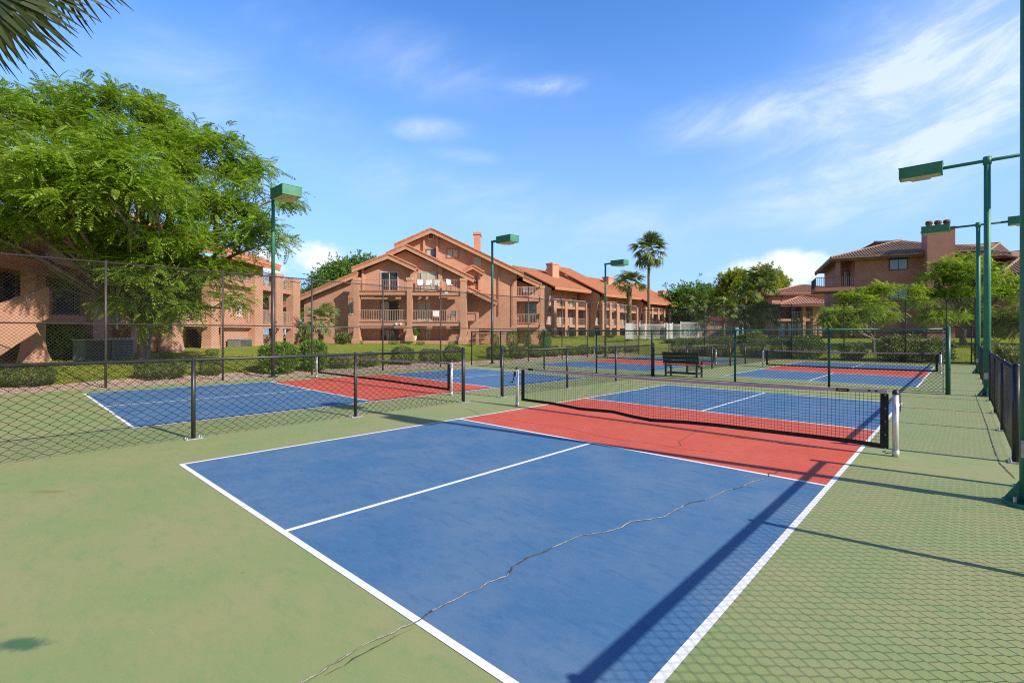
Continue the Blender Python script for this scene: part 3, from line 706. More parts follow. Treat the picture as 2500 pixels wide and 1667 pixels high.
def rake(fr, parent, p, q, d0, d1, th=.10, fascia=.30, tiles=True, m=None, fm=None, name='roof'):
    """sloping roof slab whose edge runs p-q in the facade plane, with rounded edge tiles and a fascia below"""
    m = m or TILE; fm = fm or STUCCO; (a0, z0), (a1, z1) = p, q
    mb = MB(); fr.poly(mb, [(a0, z0), (a1, z1), (a1, z1-th), (a0, z0-th)], d0, d1)
    L = math.hypot(a1-a0, z1-z0); n = max(1, int(L/.42)); up = z1 > z0
    if tiles:
        for i in range(n):
            f0, f1 = i/n, (i+1.12)/n; f1 = min(f1, 1.0); lo_, hi_ = (f0, f1)
            A0, Z0_ = a0+(a1-a0)*f0, z0+(z1-z0)*f0; A1, Z1_ = a0+(a1-a0)*f1, z0+(z1-z0)*f1
            ra, rb = (.095, .075) if up else (.075, .095)
            mb.tube([fr.W(A0, Z0_+.03+(.02 if up else 0), d0+.03), fr.W(A1, Z1_+.03+(0 if up else .02), d0+.03)], [ra, rb], 6)
    r = build(name, mb, m, parent, fr.W((a0+a1)/2, (z0+z1)/2, d0))
    mb = MB(); fr.poly(mb, [(a0, z0-th-.002), (a1, z1-th-.002), (a1, z1-th-fascia), (a0, z0-th-fascia)], d0+.03, d0+.11)
    build('fascia', mb, fm, r, fr.W((a0+a1)/2, (z0+z1)/2, d0))
    return r

# ------------------------------------------------------------ gabled apartment house in the middle
cx = lambda x: 650+x/3.136
cy = lambda y: 500+y/3.136
C = lambda *p: [(cx(x), cy(y)) for x, y in p]
CF = Fr(CAM+FW*43, RT, -FW)
apt = thing('apartment_house', CF.W(CF.A(950), .85, 0), 'terracotta three storey apartment house with stepped gables, corner balconies and an outside stair', 'apartment building')
def cr(x0, x1, y0, y1, d): return pxr(CF, cx(x0), cx(x1), cy(y0), cy(y1), d)
G0 = .80
def wallpoly(pts, d0, d1, m=STUCCO, parent=apt, name='wall'):
    mb = MB(); P = CF.uv(C(*pts), d0); CF.poly(mb, P, d0, d1); return build(name, mb, m, parent, CF.W(P[0][0], G0, d0))
# back walls in three planes
wallpoly([(985, 1075), (985, 345), (1262, 222), (1625, 390), (1918, 530), (1918, 1075)], 3.5, 12)
wallpoly([(700, 1075), (700, 520), (930, 412), (1065, 352), (1300, 462), (1535, 575), (1535, 1075)], 2.0, 3.5)
wallpoly([(290, 1075), (290, 735), (690, 558), (690, 1075)], 1.6, 9)
wallpoly([(1910, 1075), (1910, 575), (2100, 645), (2100, 1075)], 6.5, 12)
# upper bay wall below the small gable stands forward of the second gable wall
wallpoly([(735, 662), (735, 512), (930, 418), (1130, 512), (1130, 662)], 1.55, 1.99)
# roofs: small gable, middle gable, main gable, wing, right eave, stair roof, dormer
def rk(x0, y0, x1, y1, d0, d1, **k):
    p, q = CF.uv(C((x0, y0), (x1, y1)), d0); return rake(CF, apt, p, q, d0, d1, **k)
rk(652, 486, 930, 378, .75, 3.0); rk(930, 378, 1148, 478, .76, 1.98)
rk(915, 372, 1065, 305, 1.30, 7); rk(1065, 305, 1590, 562, 1.31, 3.48)
rk(980, 306, 1262, 182, 2.7, 14); rk(1262, 182, 1970, 522, 2.71, 14)
rk(30, 795, 700, 515, .9, 9); rk(1965, 548, 2110, 612, 5.2, 13)
rk(1540, 628, 1768, 738, 1.5, 3.48); rk(1508, 500, 1580, 466, 2.9, 3.49, fascia=.2); rk(1580, 466, 1668, 518, 2.91, 3.49, fascia=.2)
# columns and balcony slabs
for x0, x1, y0, y1 in ((668, 708, 556, 1068), (1076, 1114, 556, 1045), (1486, 1530, 562, 1068)):
    a0, a1, z0, z1 = cr(x0, x1, y0, y1, 0); flared(CF, apt, a0, a1, z0, z1, 0, .55)
a0, a1, z0, z1 = cr(2098, 2130, 620, 990, 5.0); flared(CF, apt, a0, a1, z0, z1, 5.0, 5.5)
for x0, x1, y0, y1 in ((708, 1076, 662, 690), (1114, 1486, 665, 693), (708, 1076, 897, 925), (1114, 1486, 900, 928)):
    a0, a1, z0, z1 = cr(x0, x1, y0, y1, .12); fbox(CF, 'balcony', STUCCO, apt, a0, a1, z0, z1, .12, 1.5)
    mb = MB(); CF.box(mb, a0, a1, z1+.003, z1+.05, .05, .30); build('edge_trim', mb, TRIM, apt, CF.W(a0, z1, .1))
for y0, y1 in ((708, 738), (915, 940)):
    a0, a1, z0, z1 = cr(1916, 2098, y0, y1, 5.1); fbox(CF, 'balcony', STUCCO, apt, a0, a1, z0, z1, 5.1, 6.48)
a0, a1, z0, z1 = cr(708, 1486, 1040, 1066, .3); fbox(CF, 'plinth', STUCCO, apt, a0, a1, z0-.3, z1, .3, 1.9)
# railings: pale upper ones, balusters below
for x0, x1, y, hh, d, m in ((712, 1072, 660, 1.0, .2, STUCCO_P), (1118, 1482, 662, 1.0, .2, STUCCO_P), (712, 1072, 895, 1.02, .2, RAIL_M), (1118, 1482, 897, 1.02, .2, RAIL_M),
                            (1920, 2096, 705, .95, 5.15, RAIL_M), (1920, 2096, 912, .95, 5.15, RAIL_M)):
    a0, zz = CF.px(cx(x0), cy(y), d); a1, _ = CF.px(cx(x1), cy(y), d); railing(CF, apt, a0, a1, zz, d, hh, m, .15, .011 if m is STUCCO_P else .016)
# windows and doors
def cw(x0, x1, y0, y1, d, **k): a0, a1, z0, z1 = cr(x0, x1, y0, y1, d); return window(CF, apt, a0, a1, z0, z1, d, **k)
cw(876, 1012, 514, 660, 1.55, name='glass_door'); cw(1168, 1304, 516, 664, 2.0, name='glass_door', curtain=((.08, .45), (.52, .95)))
cw(874, 1012, 736, 896, 2.0, name='glass_door', curtain=((0, .47),), frame=FRAME_M)
cw(1160, 1214, 742, 898, 2.0, name='door', split=0, curtain=((.03, .97),)); cw(1228, 1257, 733, 898, 2.0, name='side_light', split=0, curtain=((0, 1),))
cw(878, 1012, 955, 1040, 2.0, frame=FRAME_M, curtain=((.3, .6),)); cw(1225, 1256, 950, 1040, 2.0, split=0, curtain=((.1, .9),))
cw(1220, 1304, 340, 404, 3.5, frame=FRAME_M, curtain=((.03, .45),)); cw(1380, 1474, 338, 408, 3.5, frame=TRIM, curtain=((.03, .46), (.54, .97)))
cw(1588, 1642, 404, 468, 3.5, split=0, curtain=((0, 1),), barred=4, name='vent_window'); cw(1584, 1622, 543, 612, 3.5, frame=TRIM, split=0)
cw(640, 664, 745, 842, 1.6, split=0, curtain=((0, 1),))
a0, a1, z0, z1 = cr(1240, 1284, 218, 264, 3.5); fbox(CF, 'gable_vent', FRAMEW_M, apt, a0, a1, z0, z1, 3.42, 3.5)
mb = MB()
for i in range(5): zz = z0+.08+(z1-z0-.16)*i/5; CF.box(mb, a0+.07, a1-.07, zz, zz+.06, 3.40, 3.418)
build('louvre', mb, FRAME_M, apt, CF.W(a0, z0, 3.4))
cw(1985, 2070, 745, 905, 6.5, name='glass_door', frame=FRAME_M)
# stucco pilasters and down pipes
for x0, x1, y0, y1, d in ((1203, 1219, 232, 402, 3.5), (1303, 1319, 236, 412, 3.5), (736, 748, 480, 660, 1.55), (1320, 1350, 482, 662, 2.0), (1320, 1336, 455, 482, 1.99), (1625, 1645, 505, 655, 3.5)):
    a0, a1, z0, z1 = cr(x0, x1, y0, y1, d); fbox(CF, 'pilaster', STUCCO, apt, a0, a1, z0, z1, d-.22, d)
a0, a1, z0, z1 = cr(1098, 1140, 512, 600, 1.4); fbox(CF, 'pilaster', STUCCO, apt, a0, a1, z0-.8, z1, 1.35, 1.54)
for pts in ([(1780, 465), (1780, 848)], [(1962, 540), (1885, 580), (1885, 925)]):
    mb = MB(); mb.tube([CF.W(*CF.px(cx(x), cy(y), 3.4), 3.38) for x, y in pts], .045, 6); build('down_pipe', mb, TRIM, apt, CF.W(*CF.px(cx(pts[-1][0]), cy(pts[-1][1]), 3.4), 3.38))
a0, a1, z0, z1 = cr(1588, 1638, 228, 420, 6.5); ch = fbox(CF, 'chimney', STUCCO_P, apt, a0, a1, z0, z1, 6.5, 7.9)
fbox(CF, 'chimney_cap', STUCCO_P, ch, a0-.08, a1+.08, z1+.003, z1+.22, 6.42, 7.98); fbox(CF, 'flue', TRIM_D, ch, a0+.35, a1-.35, z1+.223, z1+.42, 6.9, 7.5)
# stair box, stringer and steps
a0, a1, z0, z1 = cr(1534, 1622, 822, 1075, .9); fbox(CF, 'stair_wall', STUCCO, apt, a0, a1-.2, z0+2.2, z1-.1, .9, 1.1); fbox(CF, 'stair_cap', STUCCO_P, apt, a0, a1+.05, z1-.098, z1, .82, 1.2)
fbox(CF, 'stair_post', STUCCO, apt, a1-.2, a1+.06, z0-.2, z1-.1, .84, 1.16)
mb = MB(); n = 9; s0, sz0 = CF.px(cx(1625), cy(1075), 1.3); s1, sz1 = CF.px(cx(1705), cy(925), 1.3)
for i in range(n):
    zz = sz0+(sz1-sz0)*i/n; CF.box(mb, s0+.02, s1+.3, zz, zz+.05, 1.2+i*.24, 1.5+i*.24)
build('stair_treads', mb, STUCCO_P, apt, CF.W(s0, sz0, 1.2))
P = CF.uv(C((1630, 890), (1700, 830), (1700, 855), (1630, 918)), 1.4); mb = MB(); CF.poly(mb, P, 1.4, 1.55); build('stair_stringer', mb, STUCCO_P, apt, CF.W(P[0][0], P[0][1], 1.4))
a0, a1, z0, z1 = cr(1365, 1392, 668, 682, .1); fbox(CF, 'number_plate', WHITE_M, apt, a0, a1, z0, z1, .085, .118)
for x in (1000, 1034):
    p = CF.W(*CF.px(cx(x), cy(911), .1), .09); mb = MB(); mb.tube([p, p-FW*.12], [.09, .12], 8); build('flood_light', mb, WHITE_M, apt, p)
for x, y in ((1530, 676), (1530, 704), (1528, 1002)):
    p = CF.W(*CF.px(cx(x+6), cy(y), .2), .2); mb = MB(); mb.box(p, .10, .10, .22, -YAW); build('wall_light', mb, RAILD_M, apt, p)

# garden things in front of it
def patio_chair(label):
    t = thing('patio_chair', (0, 0, 0), label, 'chair', 'patio chairs on the balconies'); mb = MB()
    for x in (-.28, .28):
        mb.tube([(x, -.28, 0), (x, -.28, .62), (x, .22, .62)], .016, 5); mb.tube([(x, .25, 0), (x, .22, .45), (x, .34, .98)], .016, 5)
    mb.tube([(-.28, -.28, .4), (.28, -.28, .4)], .014, 5); mb.tube([(-.28, .34, .96), (.28, .34, .96)], .014, 5)
    build('frame', mb, RAILD_M, t, local=True)
    mb = MB(); mb.box((0, -.02, .45), .52, .50, .09); build('seat_cushion', mb, WHITE_M, t, local=True, bevel=.02)
    mb = MB(); mb.prism([(-.27, .20, .50), (-.27, .28, .48), (-.27, .38, 1.02), (-.27, .29, 1.03)], (.54, 0, 0)); build('back_cushion', mb, WHITE_M, t, local=True, bevel=.015)
    return t
rzc = math.atan2(RT.y, RT.x)
proto = None
for i, (x, y, d, turn, lab) in enumerate([
    (1180, 660, .75, .3, 'white cushioned chair at the left end of the upper balcony row, beside the sliding door'),
    (1240, 660, .75, -.1, 'middle one of three white cushioned chairs on the upper balcony of the gabled house'),
    (1300, 660, .75, -.3, 'third white cushioned chair on the upper balcony, in front of the sliding door edge'),
    (1412, 660, .75, .9, 'white chair turned sideways alone near the right column of the upper balcony'),
    (1300, 896, .8, .2, 'white cushioned chair behind the railing of the middle balcony, farther from the column'),
    (1418, 896, .8, -.5, 'white cushioned chair standing in sun beside the right column of the middle balcony'),
    (1985, 703, 5.7, .1, 'left of two white cushioned chairs on the far right upper balcony of the gabled house'),
    (2035, 703, 5.7, -.1, 'right of two white cushioned chairs on the far right upper balcony of the gabled house')]):
    p = CF.W(*CF.px(cx(x), cy(y), d), d); p.z += .05 if y != 896 else .02
    if proto is None: proto = patio_chair(lab); proto.location = p; proto.rotation_euler = (0, 0, rzc+turn)
    else: dup(proto, p, rzc+turn, lab)
def dark_chair():
    t = thing('patio_chair', (0, 0, 0), 'dark patio chair at the left on the far right lower balcony', 'chair', 'dark chairs on the balcony'); mb = MB()
    for x in (-.26, .26):
        mb.tube([(x, -.26, 0), (x, -.26, .64), (x, .25, .64)], .02, 5); mb.tube([(x, .28, 0), (x, .25, .45), (x, .34, 1.0)], .02, 5)
    build('frame', mb, RAILD_M, t, local=True)
    mb = MB(); mb.box((0, 0, .45), .5, .5, .05); build('seat', mb, RAILD_M, t, local=True)
    mb = MB(); mb.prism([(-.26, .25, .52), (-.26, .28, .52), (-.26, .36, 1.0), (-.26, .33, 1.0)], (.52, 0, 0)); build('backrest', mb, RAILD_M, t, local=True)
    return t
dc = dark_chair(); p = CF.W(*CF.px(cx(1998), cy(912), 5.8), 5.8); dc.location = p+UP*.03; dc.rotation_euler = (0, 0, rzc+.9)
p = CF.W(*CF.px(cx(2060), cy(912), 5.8), 5.8); dup(dc, p+UP*.03, rzc-.7, 'dark patio chair at the right on the far right lower balcony')

# ------------------------------------------------------------ apartment house on the left behind the big tree
LE = V3((-.655, .755, 0)).normalized(); LN = V3((.755, .655, 0)).normalized()
LF = Fr((-29.7, 1.3), LE, LN); GL = .45
lap = thing('apartment_house', LF.W(0, GL, 0), 'terracotta apartment house with balconies behind the big leafy tree, partly in its shade', 'apartment building')
aR = LF.A(732); aL = LF.A(-420); A_ = LF.A
def lb(name, m, u0, u1, z0, z1, d0, d1): return fbox(LF, name, m, lap, A_(u0, d0), A_(u1, d0), z0, z1, d0, d1)
lb('wall', STUCCO, -420, 640, GL-.3, 6.9, 2.2, 9); lb('wall', STUCCO, 545, 606, GL-.3, 6.7, .5, 2.19); lb('wall', STUCCO, 320, 425, GL-.3, 6.6, 1.2, 2.19)
# slabs
for z in (2.12, 4.92):
    lb('balcony', STUCCO, 447, 732, z, z+.34, .15, 2.18)
lb('balcony', STUCCO, 60, 330, 2.12, 2.46, .3, 2.18)
# columns
for u0, u1, zt in ((420, 447, 4.9), (516, 534, 4.9), (622, 642, 6.9), (675, 691, 6.35), (716, 733, 6.25)):
    flared(LF, lap, A_(u0), A_(u1), GL-.2, zt, 0, .6)
for u0, u1, zt in ((92, 118, 5.2), (232, 262, 5.0)): flared(LF, lap, A_(u0), A_(u1), GL-.2, zt, .1, .7)
# slanted haunches over the ground floor openings
for u0, u1, z in ((447, 516, 4.9), (447, 516, 2.1), (545, 600, 2.1)):
    mb = MB(); a0, a1 = A_(u0, .6), A_(u1, .6); LF.poly(mb, [(a1, z), (a1-1.1, z), (a1, z-1.1)], .61, .9); build('haunch', mb, STUCCO, lap, LF.W(a1, z, .6))
for u0, u1, z in ((606, 622, 2.46), (642, 675, 2.46), (691, 716, 2.46), (447, 516, 2.46), (642, 675, 5.26), (691, 716, 5.26), (534, 622, 5.26), (560, 622, GL), (642, 675, GL)):
    railing(LF, lap, A_(u0, .25), A_(u1, .25), z, .25, .98, RAIL_M)
# roof with eave, rising away
ez, ed = 6.75, -.75
a0, a1 = A_(-420, ed), A_(686, ed)
mb = MB(); mb.add([LF.W(a0, ez, ed), LF.W(a1, ez, ed), LF.W(a1-.1, ez+3.1, 8), LF.W(a0, ez+3.1, 8), LF.W(a0, ez-.14, ed), LF.W(a1, ez-.14, ed), LF.W(a1-.1, ez+2.96, 8), LF.W(a0, ez+2.96, 8)],
       [(0, 1, 2, 3), (7, 6, 5, 4), (0, 4, 5, 1), (1, 5, 6, 2), (2, 6, 7, 3), (3, 7, 4, 0)])
n = int((a1-a0)/.34)
for i in range(n+1):
    a = a0+(a1-a0)*i/n; mb.tube([LF.W(a, ez+.03, ed), LF.W(a, ez+3.13, 8)], .075, 5)
rf = build('roof', mb, TILE, lap, LF.W(0, ez, ed))
fbox(LF, 'fascia', TRIM, rf, a0, a1, ez-.36, ez-.145, ed+.04, ed+.12)
mb = MB(); LF.poly(mb, [(A_(545, .5), 6.7), (A_(640, .5), 6.7), (A_(640, .5), 6.6), (A_(545, .5), 6.6)], -.6, .49); build('soffit', mb, STUCCO_P, lap, LF.W(A_(600), 6.6, 0))
# low tiled roof and stair on the near left
p = LF.px(-60, 606, -.4); q = LF.px(192, 664, -.4)
rake(LF, lap, p, q, -.4, 2.1, th=.16, fascia=.28, fm=TRIM)
p = LF.px(-60, 770, -1.4); q = LF.px(120, 700, -1.4)
mb = MB(); LF.poly(mb, [(p[0], p[1]), (q[0], q[1]), (q[0], q[1]-1.15), (p[0]-1.0, p[1]-1.9), (p[0]-1.0, p[1])], -1.4, -1.15); build('stair_parapet', mb, STUCCO, lap, LF.W(p[0], GL, -1.4))
P = LF.uv([(-60, 785), (0, 772), (75, 770), (100, 820), (90, 810), (0, 868), (-60, 905)], -1.5); mb = MB(); LF.poly(mb, P, -1.5, -1.3); build('stair_stringer', mb, STUCCO, lap, LF.W(P[0][0], P[0][1], -1.5))
mb = MB()
for i in range(12): LF.box(mb, A_(715, -1.2)-.2-i*.26, A_(715, -1.2)+.1-i*.26, 2.1-i*.16, 2.15-i*.16, -.2, .9)
build('stair_treads', mb, TRIM_D, lap, LF.W(A_(705), GL, 0))
lb('stair_wall', STUCCO, 640, 735, GL-.3, GL+.9, .95, 1.2)
# openings
def lw(u0, u1, z0, z1, d, **k): return window(LF, lap, A_(u0, d), A_(u1, d), z0, z1, d, **k)
lw(577, 586, 5.55, 6.45, .5, barred=3, curtain=((0, 1),)); lw(594, 603, 5.55, 6.35, .5, barred=3); lw(577, 588, 2.85, 3.75, .5, barred=3, curtain=((0, 1),))
lw(604, 624, 2.48, 4.5, 2.2, name='glass_door', frame=FRAME_M); lw(455, 500, 2.5, 4.5, 2.2, name='glass_door', frame=FRAME_M); lw(640, 668, 2.5, 4.5, 2.2, frame=FRAME_M, name='glass_door')
lw(455, 505, .55, 1.95, 2.2, frame=FRAME_M); lw(130, 220, .6, 1.9, 2.2, frame=FRAME_M); lw(130, 225, 2.6, 4.5, 2.2, frame=FRAME_M, name='glass_door'); lw(0, 70, 2.6, 4.6, 2.2, frame=FRAME_M, name='glass_door')
for u in (284, 541):
    mb = MB(); mb.tube([LF.W(A_(u, .1), 1.9 if u == 284 else GL, .1), LF.W(A_(u, .1), 4.6, .1)], .07, 6); build('down_pipe', mb, STEEL_M if u == 284 else STUCCO_P, lap, LF.W(A_(u, .1), GL, .1))
# cooling units by its wall
def cooler(name, label, fr, a0, a1, z0, h, d0, d1, m, group='cooling units'):
    t = thing(name, fr.W((a0+a1)/2, z0, d0), label, 'air conditioner', group)
    fbox(fr, 'cabinet', m, t, a0, a1, z0, z0+h, d0, d1)
    mb = MB(); n = int(h/.07)
    for i in range(1, n): fr.box(mb, a0+.08, a1-.08, z0+i*h/n, z0+i*h/n+.03, d0-.02, d0-.002)
    build('grille', mb, BROWN_M, t, fr.W(a0, z0, d0)); fbox(fr, 'lid', STEEL_M, t, a0-.03, a1+.03, z0+h+.002, z0+h+.04, d0-.03, d1+.03)
COOLM = mat('grey painted steel', (.24, .25, .25, 1), (.18, .19, .19, 1), 3, .6)
cooler('cooling_unit', 'grey cooling unit with louvres left of the big tree trunk', LF, A_(275, -1.3), A_(327, -1.3), hgt(-23, -4)+.05, .85, -1.3, -.8, COOLM)
cooler('cooling_unit', 'darker green grey cooling unit beside the louvred one under the big tree', LF, A_(207, -1.3), A_(268, -1.3), hgt(-23, -5)+.05, .82, -1.3, -.8, mat('green grey steel', (.10, .14, .14, 1), (.07, .10, .10, 1), 3, .6))
cooler('cooling_unit', 'pale cooling unit behind a low rail by the left house columns', LF, A_(585, -.5), A_(616, -.5), .52, .78, -.5, .3, COOLM)

# ------------------------------------------------------------ long apartment row
RF = Fr((-38.5, 0), V3((0, 1, 0)), V3((1, 0, 0))); GR = 1.25
row = thing('apartment_row', (-38.5, 60, GR), 'long row of terracotta apartments with orange tiled roofs stepping away behind the palms', 'apartment building')
def ya(u, x): p = CAM+ray(u, 800)*((x-CAM.x)/ray(u, 800).x); return p.y
units = [(46.0, 55.2, 0.0, 8.35, 12.1), (55.2, 60.6, -2.2, 7.8, 13.1), (60.6, 71.5, .2, 8.2, 12.1), (71.5, 80, -.9, 7.5, 12.2), (80, 85, -1.6, 7.2, 12.3), (85, 94, .3, 7.0, 11.0)]
for y0, y1, d, ze, zr in units:
    fbox(RF, 'wall', STUCCO, row, y0+.3, y1-.3, GR-.4, ze-.1, d+1.9, 13)
    mb = MB(); rd = 7.6
    RF.poly(mb, [(y0, ze), (y1, ze), (y1, ze-.15), (y0, ze-.15)], d-.6, d-.3)
    def slab(p0, p1): mb.add([RF.W(y0, p0[1], p0[0]), RF.W(y1, p0[1], p0[0]), RF.W(y1, p1[1], p1[0]), RF.W(y0, p1[1], p1[0]), RF.W(y0, p0[1]-.2, p0[0]), RF.W(y1, p0[1]-.2, p0[0]), RF.W(y1, p1[1]-.2, p1[0]), RF.W(y0, p1[1]-.2, p1[0])],
                             [(0, 1, 2, 3), (7, 6, 5, 4), (0, 4, 5, 1), (1, 5, 6, 2), (2, 6, 7, 3), (3, 7, 4, 0)])
    slab((d-.62, ze+.02), (rd, zr)); slab((rd, zr-.01), (15, ze+.3))
    k = int((y1-y0)/.34)
    for i in range(k+1):
        a = y0+(y1-y0)*i/k; mb.tube([RF.W(a, ze+.03, d-.62), RF.W(a, zr+.02, rd)], .07, 4, False)
    r_ = build('roof', mb, TILE, row, RF.W(y0, ze, d)); fbox(RF, 'fascia', TRIM, r_, y0+.02, y1-.02, ze-.36, ze-.152, d-.58, d-.48)
    # end gable wall facing the courts
    mb = MB(); mb.prism([RF.W(y0+.28, GR-.4, 13), RF.W(y0+.28, GR-.4, d+1.88), RF.W(y0+.28, ze-.1, d+.4), RF.W(y0+.28, zr-.25, rd), RF.W(y0+.28, ze+.1, 14)], (0, .2, 0)); build('gable_wall', mb, STUCCO, row, RF.W(y0, GR, 2))
    for z in (2.72, 5.42):
        fbox(RF, 'balcony', STUCCO, row, y0+.4, y1-.4, z, z+.36, d+.1, d+1.88)
        railing(RF, row, y0+.5, y1-.5, z+.36, d+.18, 1.0, RAIL_M, .2, .016)
    nb = 3 if y1-y0 > 7.5 else 2
    for i in range(nb+1):
        a = y0+.5+(y1-y0-1.2)*i/nb; fbox(RF, 'column', STUCCO, row, a-.05, a+.55, GR-.4, 6.55, d-.02, d+.5)
    for i in range(nb):
        a = y0+1.1+(y1-y0-1.2)*(i+.12)/nb; w = (y1-y0)/nb*.45
        window(RF, row, a, a+w, 5.8, 7.3 if ze > 7.5 else 6.9, d+1.9, curtain=((.5, .96),) if i % 2 else ((.04, .5),), frame=FRAMEW_M)
        window(RF, row, a, a+w, 3.1, 5.1, d+1.9, curtain=((.05, .42),), name='glass_door'); window(RF, row, a, a+w, GR, 2.5, d+1.9, frame=FRAME_M)
for u0, u1, v0, v1, x in ((1347, 1367, 645, 690, -42.5), (1484, 1500, 678, 700, -43), (1618, 1632, 712, 740, -43)):
    y0, y1 = ya(u0, x), ya(u1, x); t_ = (CAM-V3((x, y0, 0))).dot(-FW); z1 = CAM.z+(SY-v0)/FPX*t_; z0 = CAM.z+(SY-v1)/FPX*t_-.8
    mb = MB(); mb.box((x-.6, (y0+y1)/2, (z0+z1)/2), 1.2, (y1-y0)*.8, z1-z0); c_ = build('chimney', mb, STUCCO_P, row, (x, y0, z0))
    mb = MB(); mb.box((x-.6, (y0+y1)/2, z1+.13), 1.35, (y1-y0)*.8+.2, .25); build('chimney_cap', mb, STUCCO_P, c_, (x, y0, z1))

# ------------------------------------------------------------ shaded apartment house on the right
SF = Fr((-2, 54.0), V3((.957, .29, 0)), V3((.29, -.957, 0))); GS = .7
sh = thing('apartment_house', (2, 54, GS), 'brown red shaded apartment house with big chimney and corner balcony behind the right trees', 'apartment building')
X = lambda x, d=0.0: SF.A(1750+x/3.136, d)
def ZS(x, y, d=0.0): return SF.px(1750+x/3.136, 350+y/3.136, d)[1]
PANE_R = mat('sky reflecting glass', (.16, .19, .24, 1), (.10, .12, .16, 1), .5, .08, spec=1.0, metal=.35)
x0, x1, x2 = X(945), X(1612), X(2060, 0)
ze = ZS(1610, 850); zb1 = ZS(1000, 1105)
fbox(SF, 'wall', STUCCO_D, sh, X(1058), X(2075), GS-.6, ze, 0, 12); fbox(SF, 'wall', STUCCO_D, sh, X(945)-.2, X(1057), GS-.6, zb1-2.6, .6, 12)
fbox(SF, 'wall', STUCCO_D, sh, X(945), X(1057), zb1, ze, 3.0, 12); fbox(SF, 'wall', STUCCO_D, sh, X(945), X(1057), zb1-2.6, zb1-.02, 2.2, 12)
fbox(SF, 'column', STUCCO_D, sh, X(912), X(943), GS-.6, ze, -.3, .25)
b0, b1 = X(755, -1.2), X(1058, -1.2); fbox(SF, 'balcony', STUCCO_D, sh, b0, b1, zb1-.38, zb1, -1.2, 3.0)
railing(SF, sh, b0+.05, b1-.05, zb1, -1.15, 1.05, RAILD_M, .16, .018)
mb = MB()
for zz in (.08, 1.05): mb.tube([SF.W(b0+.05, zb1+zz, -1.15), SF.W(b0+.05, zb1+zz, 2.9)], .028, 4)
for i in range(26): mb.bar(SF.W(b0+.05, zb1+.08, -1.15+4.05*i/25), SF.W(b0+.05, zb1+1.05, -1.15+4.05*i/25), .018, 4)
build('railing', mb, RAILD_M, sh, SF.W(b0, zb1, 0))
window(SF, sh, X(965, 3), X(1030, 3), zb1+.05, zb1+2.1, 3.0, frame=FRAME_M, name='glass_door', curtain=((.15, .7),))
for u0, u1, v0, v1 in ((1318, 1460, 868, 972), (1318, 1462, 1104, 1198), (970, 1030, 1120, 1200)):
    dd = 2.2 if u0 == 970 else 0; window(SF, sh, X(u0, dd), X(u1, dd), ZS(u0, v1, dd), ZS(u0, v0, dd), dd, frame=FRAME_M, split=1, pane=PANE_R, proud=.09)
def hip(fr, parent, a0, a1, d0, d1, ze, zr, m, ins, rib=.27, fm=TRIM_D):
    """hipped roof with ribs of tile down its front and end slopes"""
    dm = (d0+d1)/2; P = [fr.W(a0, ze, d0), fr.W(a1, ze, d0), fr.W(a1, ze, d1), fr.W(a0, ze, d1), fr.W(a0+ins, zr, dm), fr.W(a1-ins, zr, dm)]
    mb = MB(); mb.add(P+[p-UP*.16 for p in P[:4]], [(0, 1, 5, 4), (1, 2, 5), (2, 3, 4, 5), (3, 0, 4), (9, 8, 7, 6), (0, 6, 7, 1), (1, 7, 8, 2), (2, 8, 9, 3), (3, 9, 6, 0)])
    n = int((a1-a0)/rib)
    for i in range(1, n):
        a = a0+(a1-a0)*i/n; f = min(1, (a-a0)/ins, (a1-a)/ins)
        mb.tube([fr.W(a, ze+.03, d0), fr.W(a, ze+(zr-ze)*f+.03, d0+(dm-d0)*f)], .055, 5, False)
    n = int((d1-d0)/rib)
    for i in range(1, n):
        d = d0+(d1-d0)*i/n; f = min(1, (d-d0)/(dm-d0), (d1-d)/(d1-dm))
        mb.tube([fr.W(a0, ze+.03, d), fr.W(a0+ins*f, ze+(zr-ze)*f+.03, d)], .055, 5, False)
    mb.tube([P[0], P[4], P[5], P[1]], .13, 6)
    r = build('roof', mb, m, parent, P[0]); mb = MB(); fr.box(mb, a0+.05, a1-.05, ze-.38, ze-.162, d0+.05, d0+.16); fr.box(mb, a0+.05, a0+.16, ze-.38, ze-.162, d0+.16, d1)
    build('fascia', mb, fm, r, P[0]); return r
ra0 = X(872, -1.0); hip(SF, sh, ra0, X(2045, -1.0)+.4, -1.0, 13, ze+.1, ZS(1410, 742, 6), TILE_B, X(1410, 6)-ra0)
# chimney block with pots
k0, k1 = X(1612, -1.6), X(1826, -1.6); zc = SF.px(1750+1612/3.136, 350+665/3.136, -1.6)[1]
chm = fbox(SF, 'chimney', STUCCO_D, sh, k0, k1, GS-.6, zc, -1.6, .2); fbox(SF, 'chimney_cap', STUCCO_D, chm, k0-.06, k1+.06, zc+.003, zc+.2, -1.68, .26)
for f in (.17, .5, .82):
    c_ = SF.W(k0+(k1-k0)*f, zc+.2, -.7); mb = MB(); mb.tube([c_, c_+UP*.55], .22, 12); mb.tube([c_+UP*.5, c_+UP*.56], .30, 12); mb.tube([c_+UP*.62, c_+UP*.80], [.30, .24], 12); mb.tube([c_+UP*.55, c_+UP*.63], .12, 8)
    build('chimney_pot', mb, TRIM_D, chm, c_)
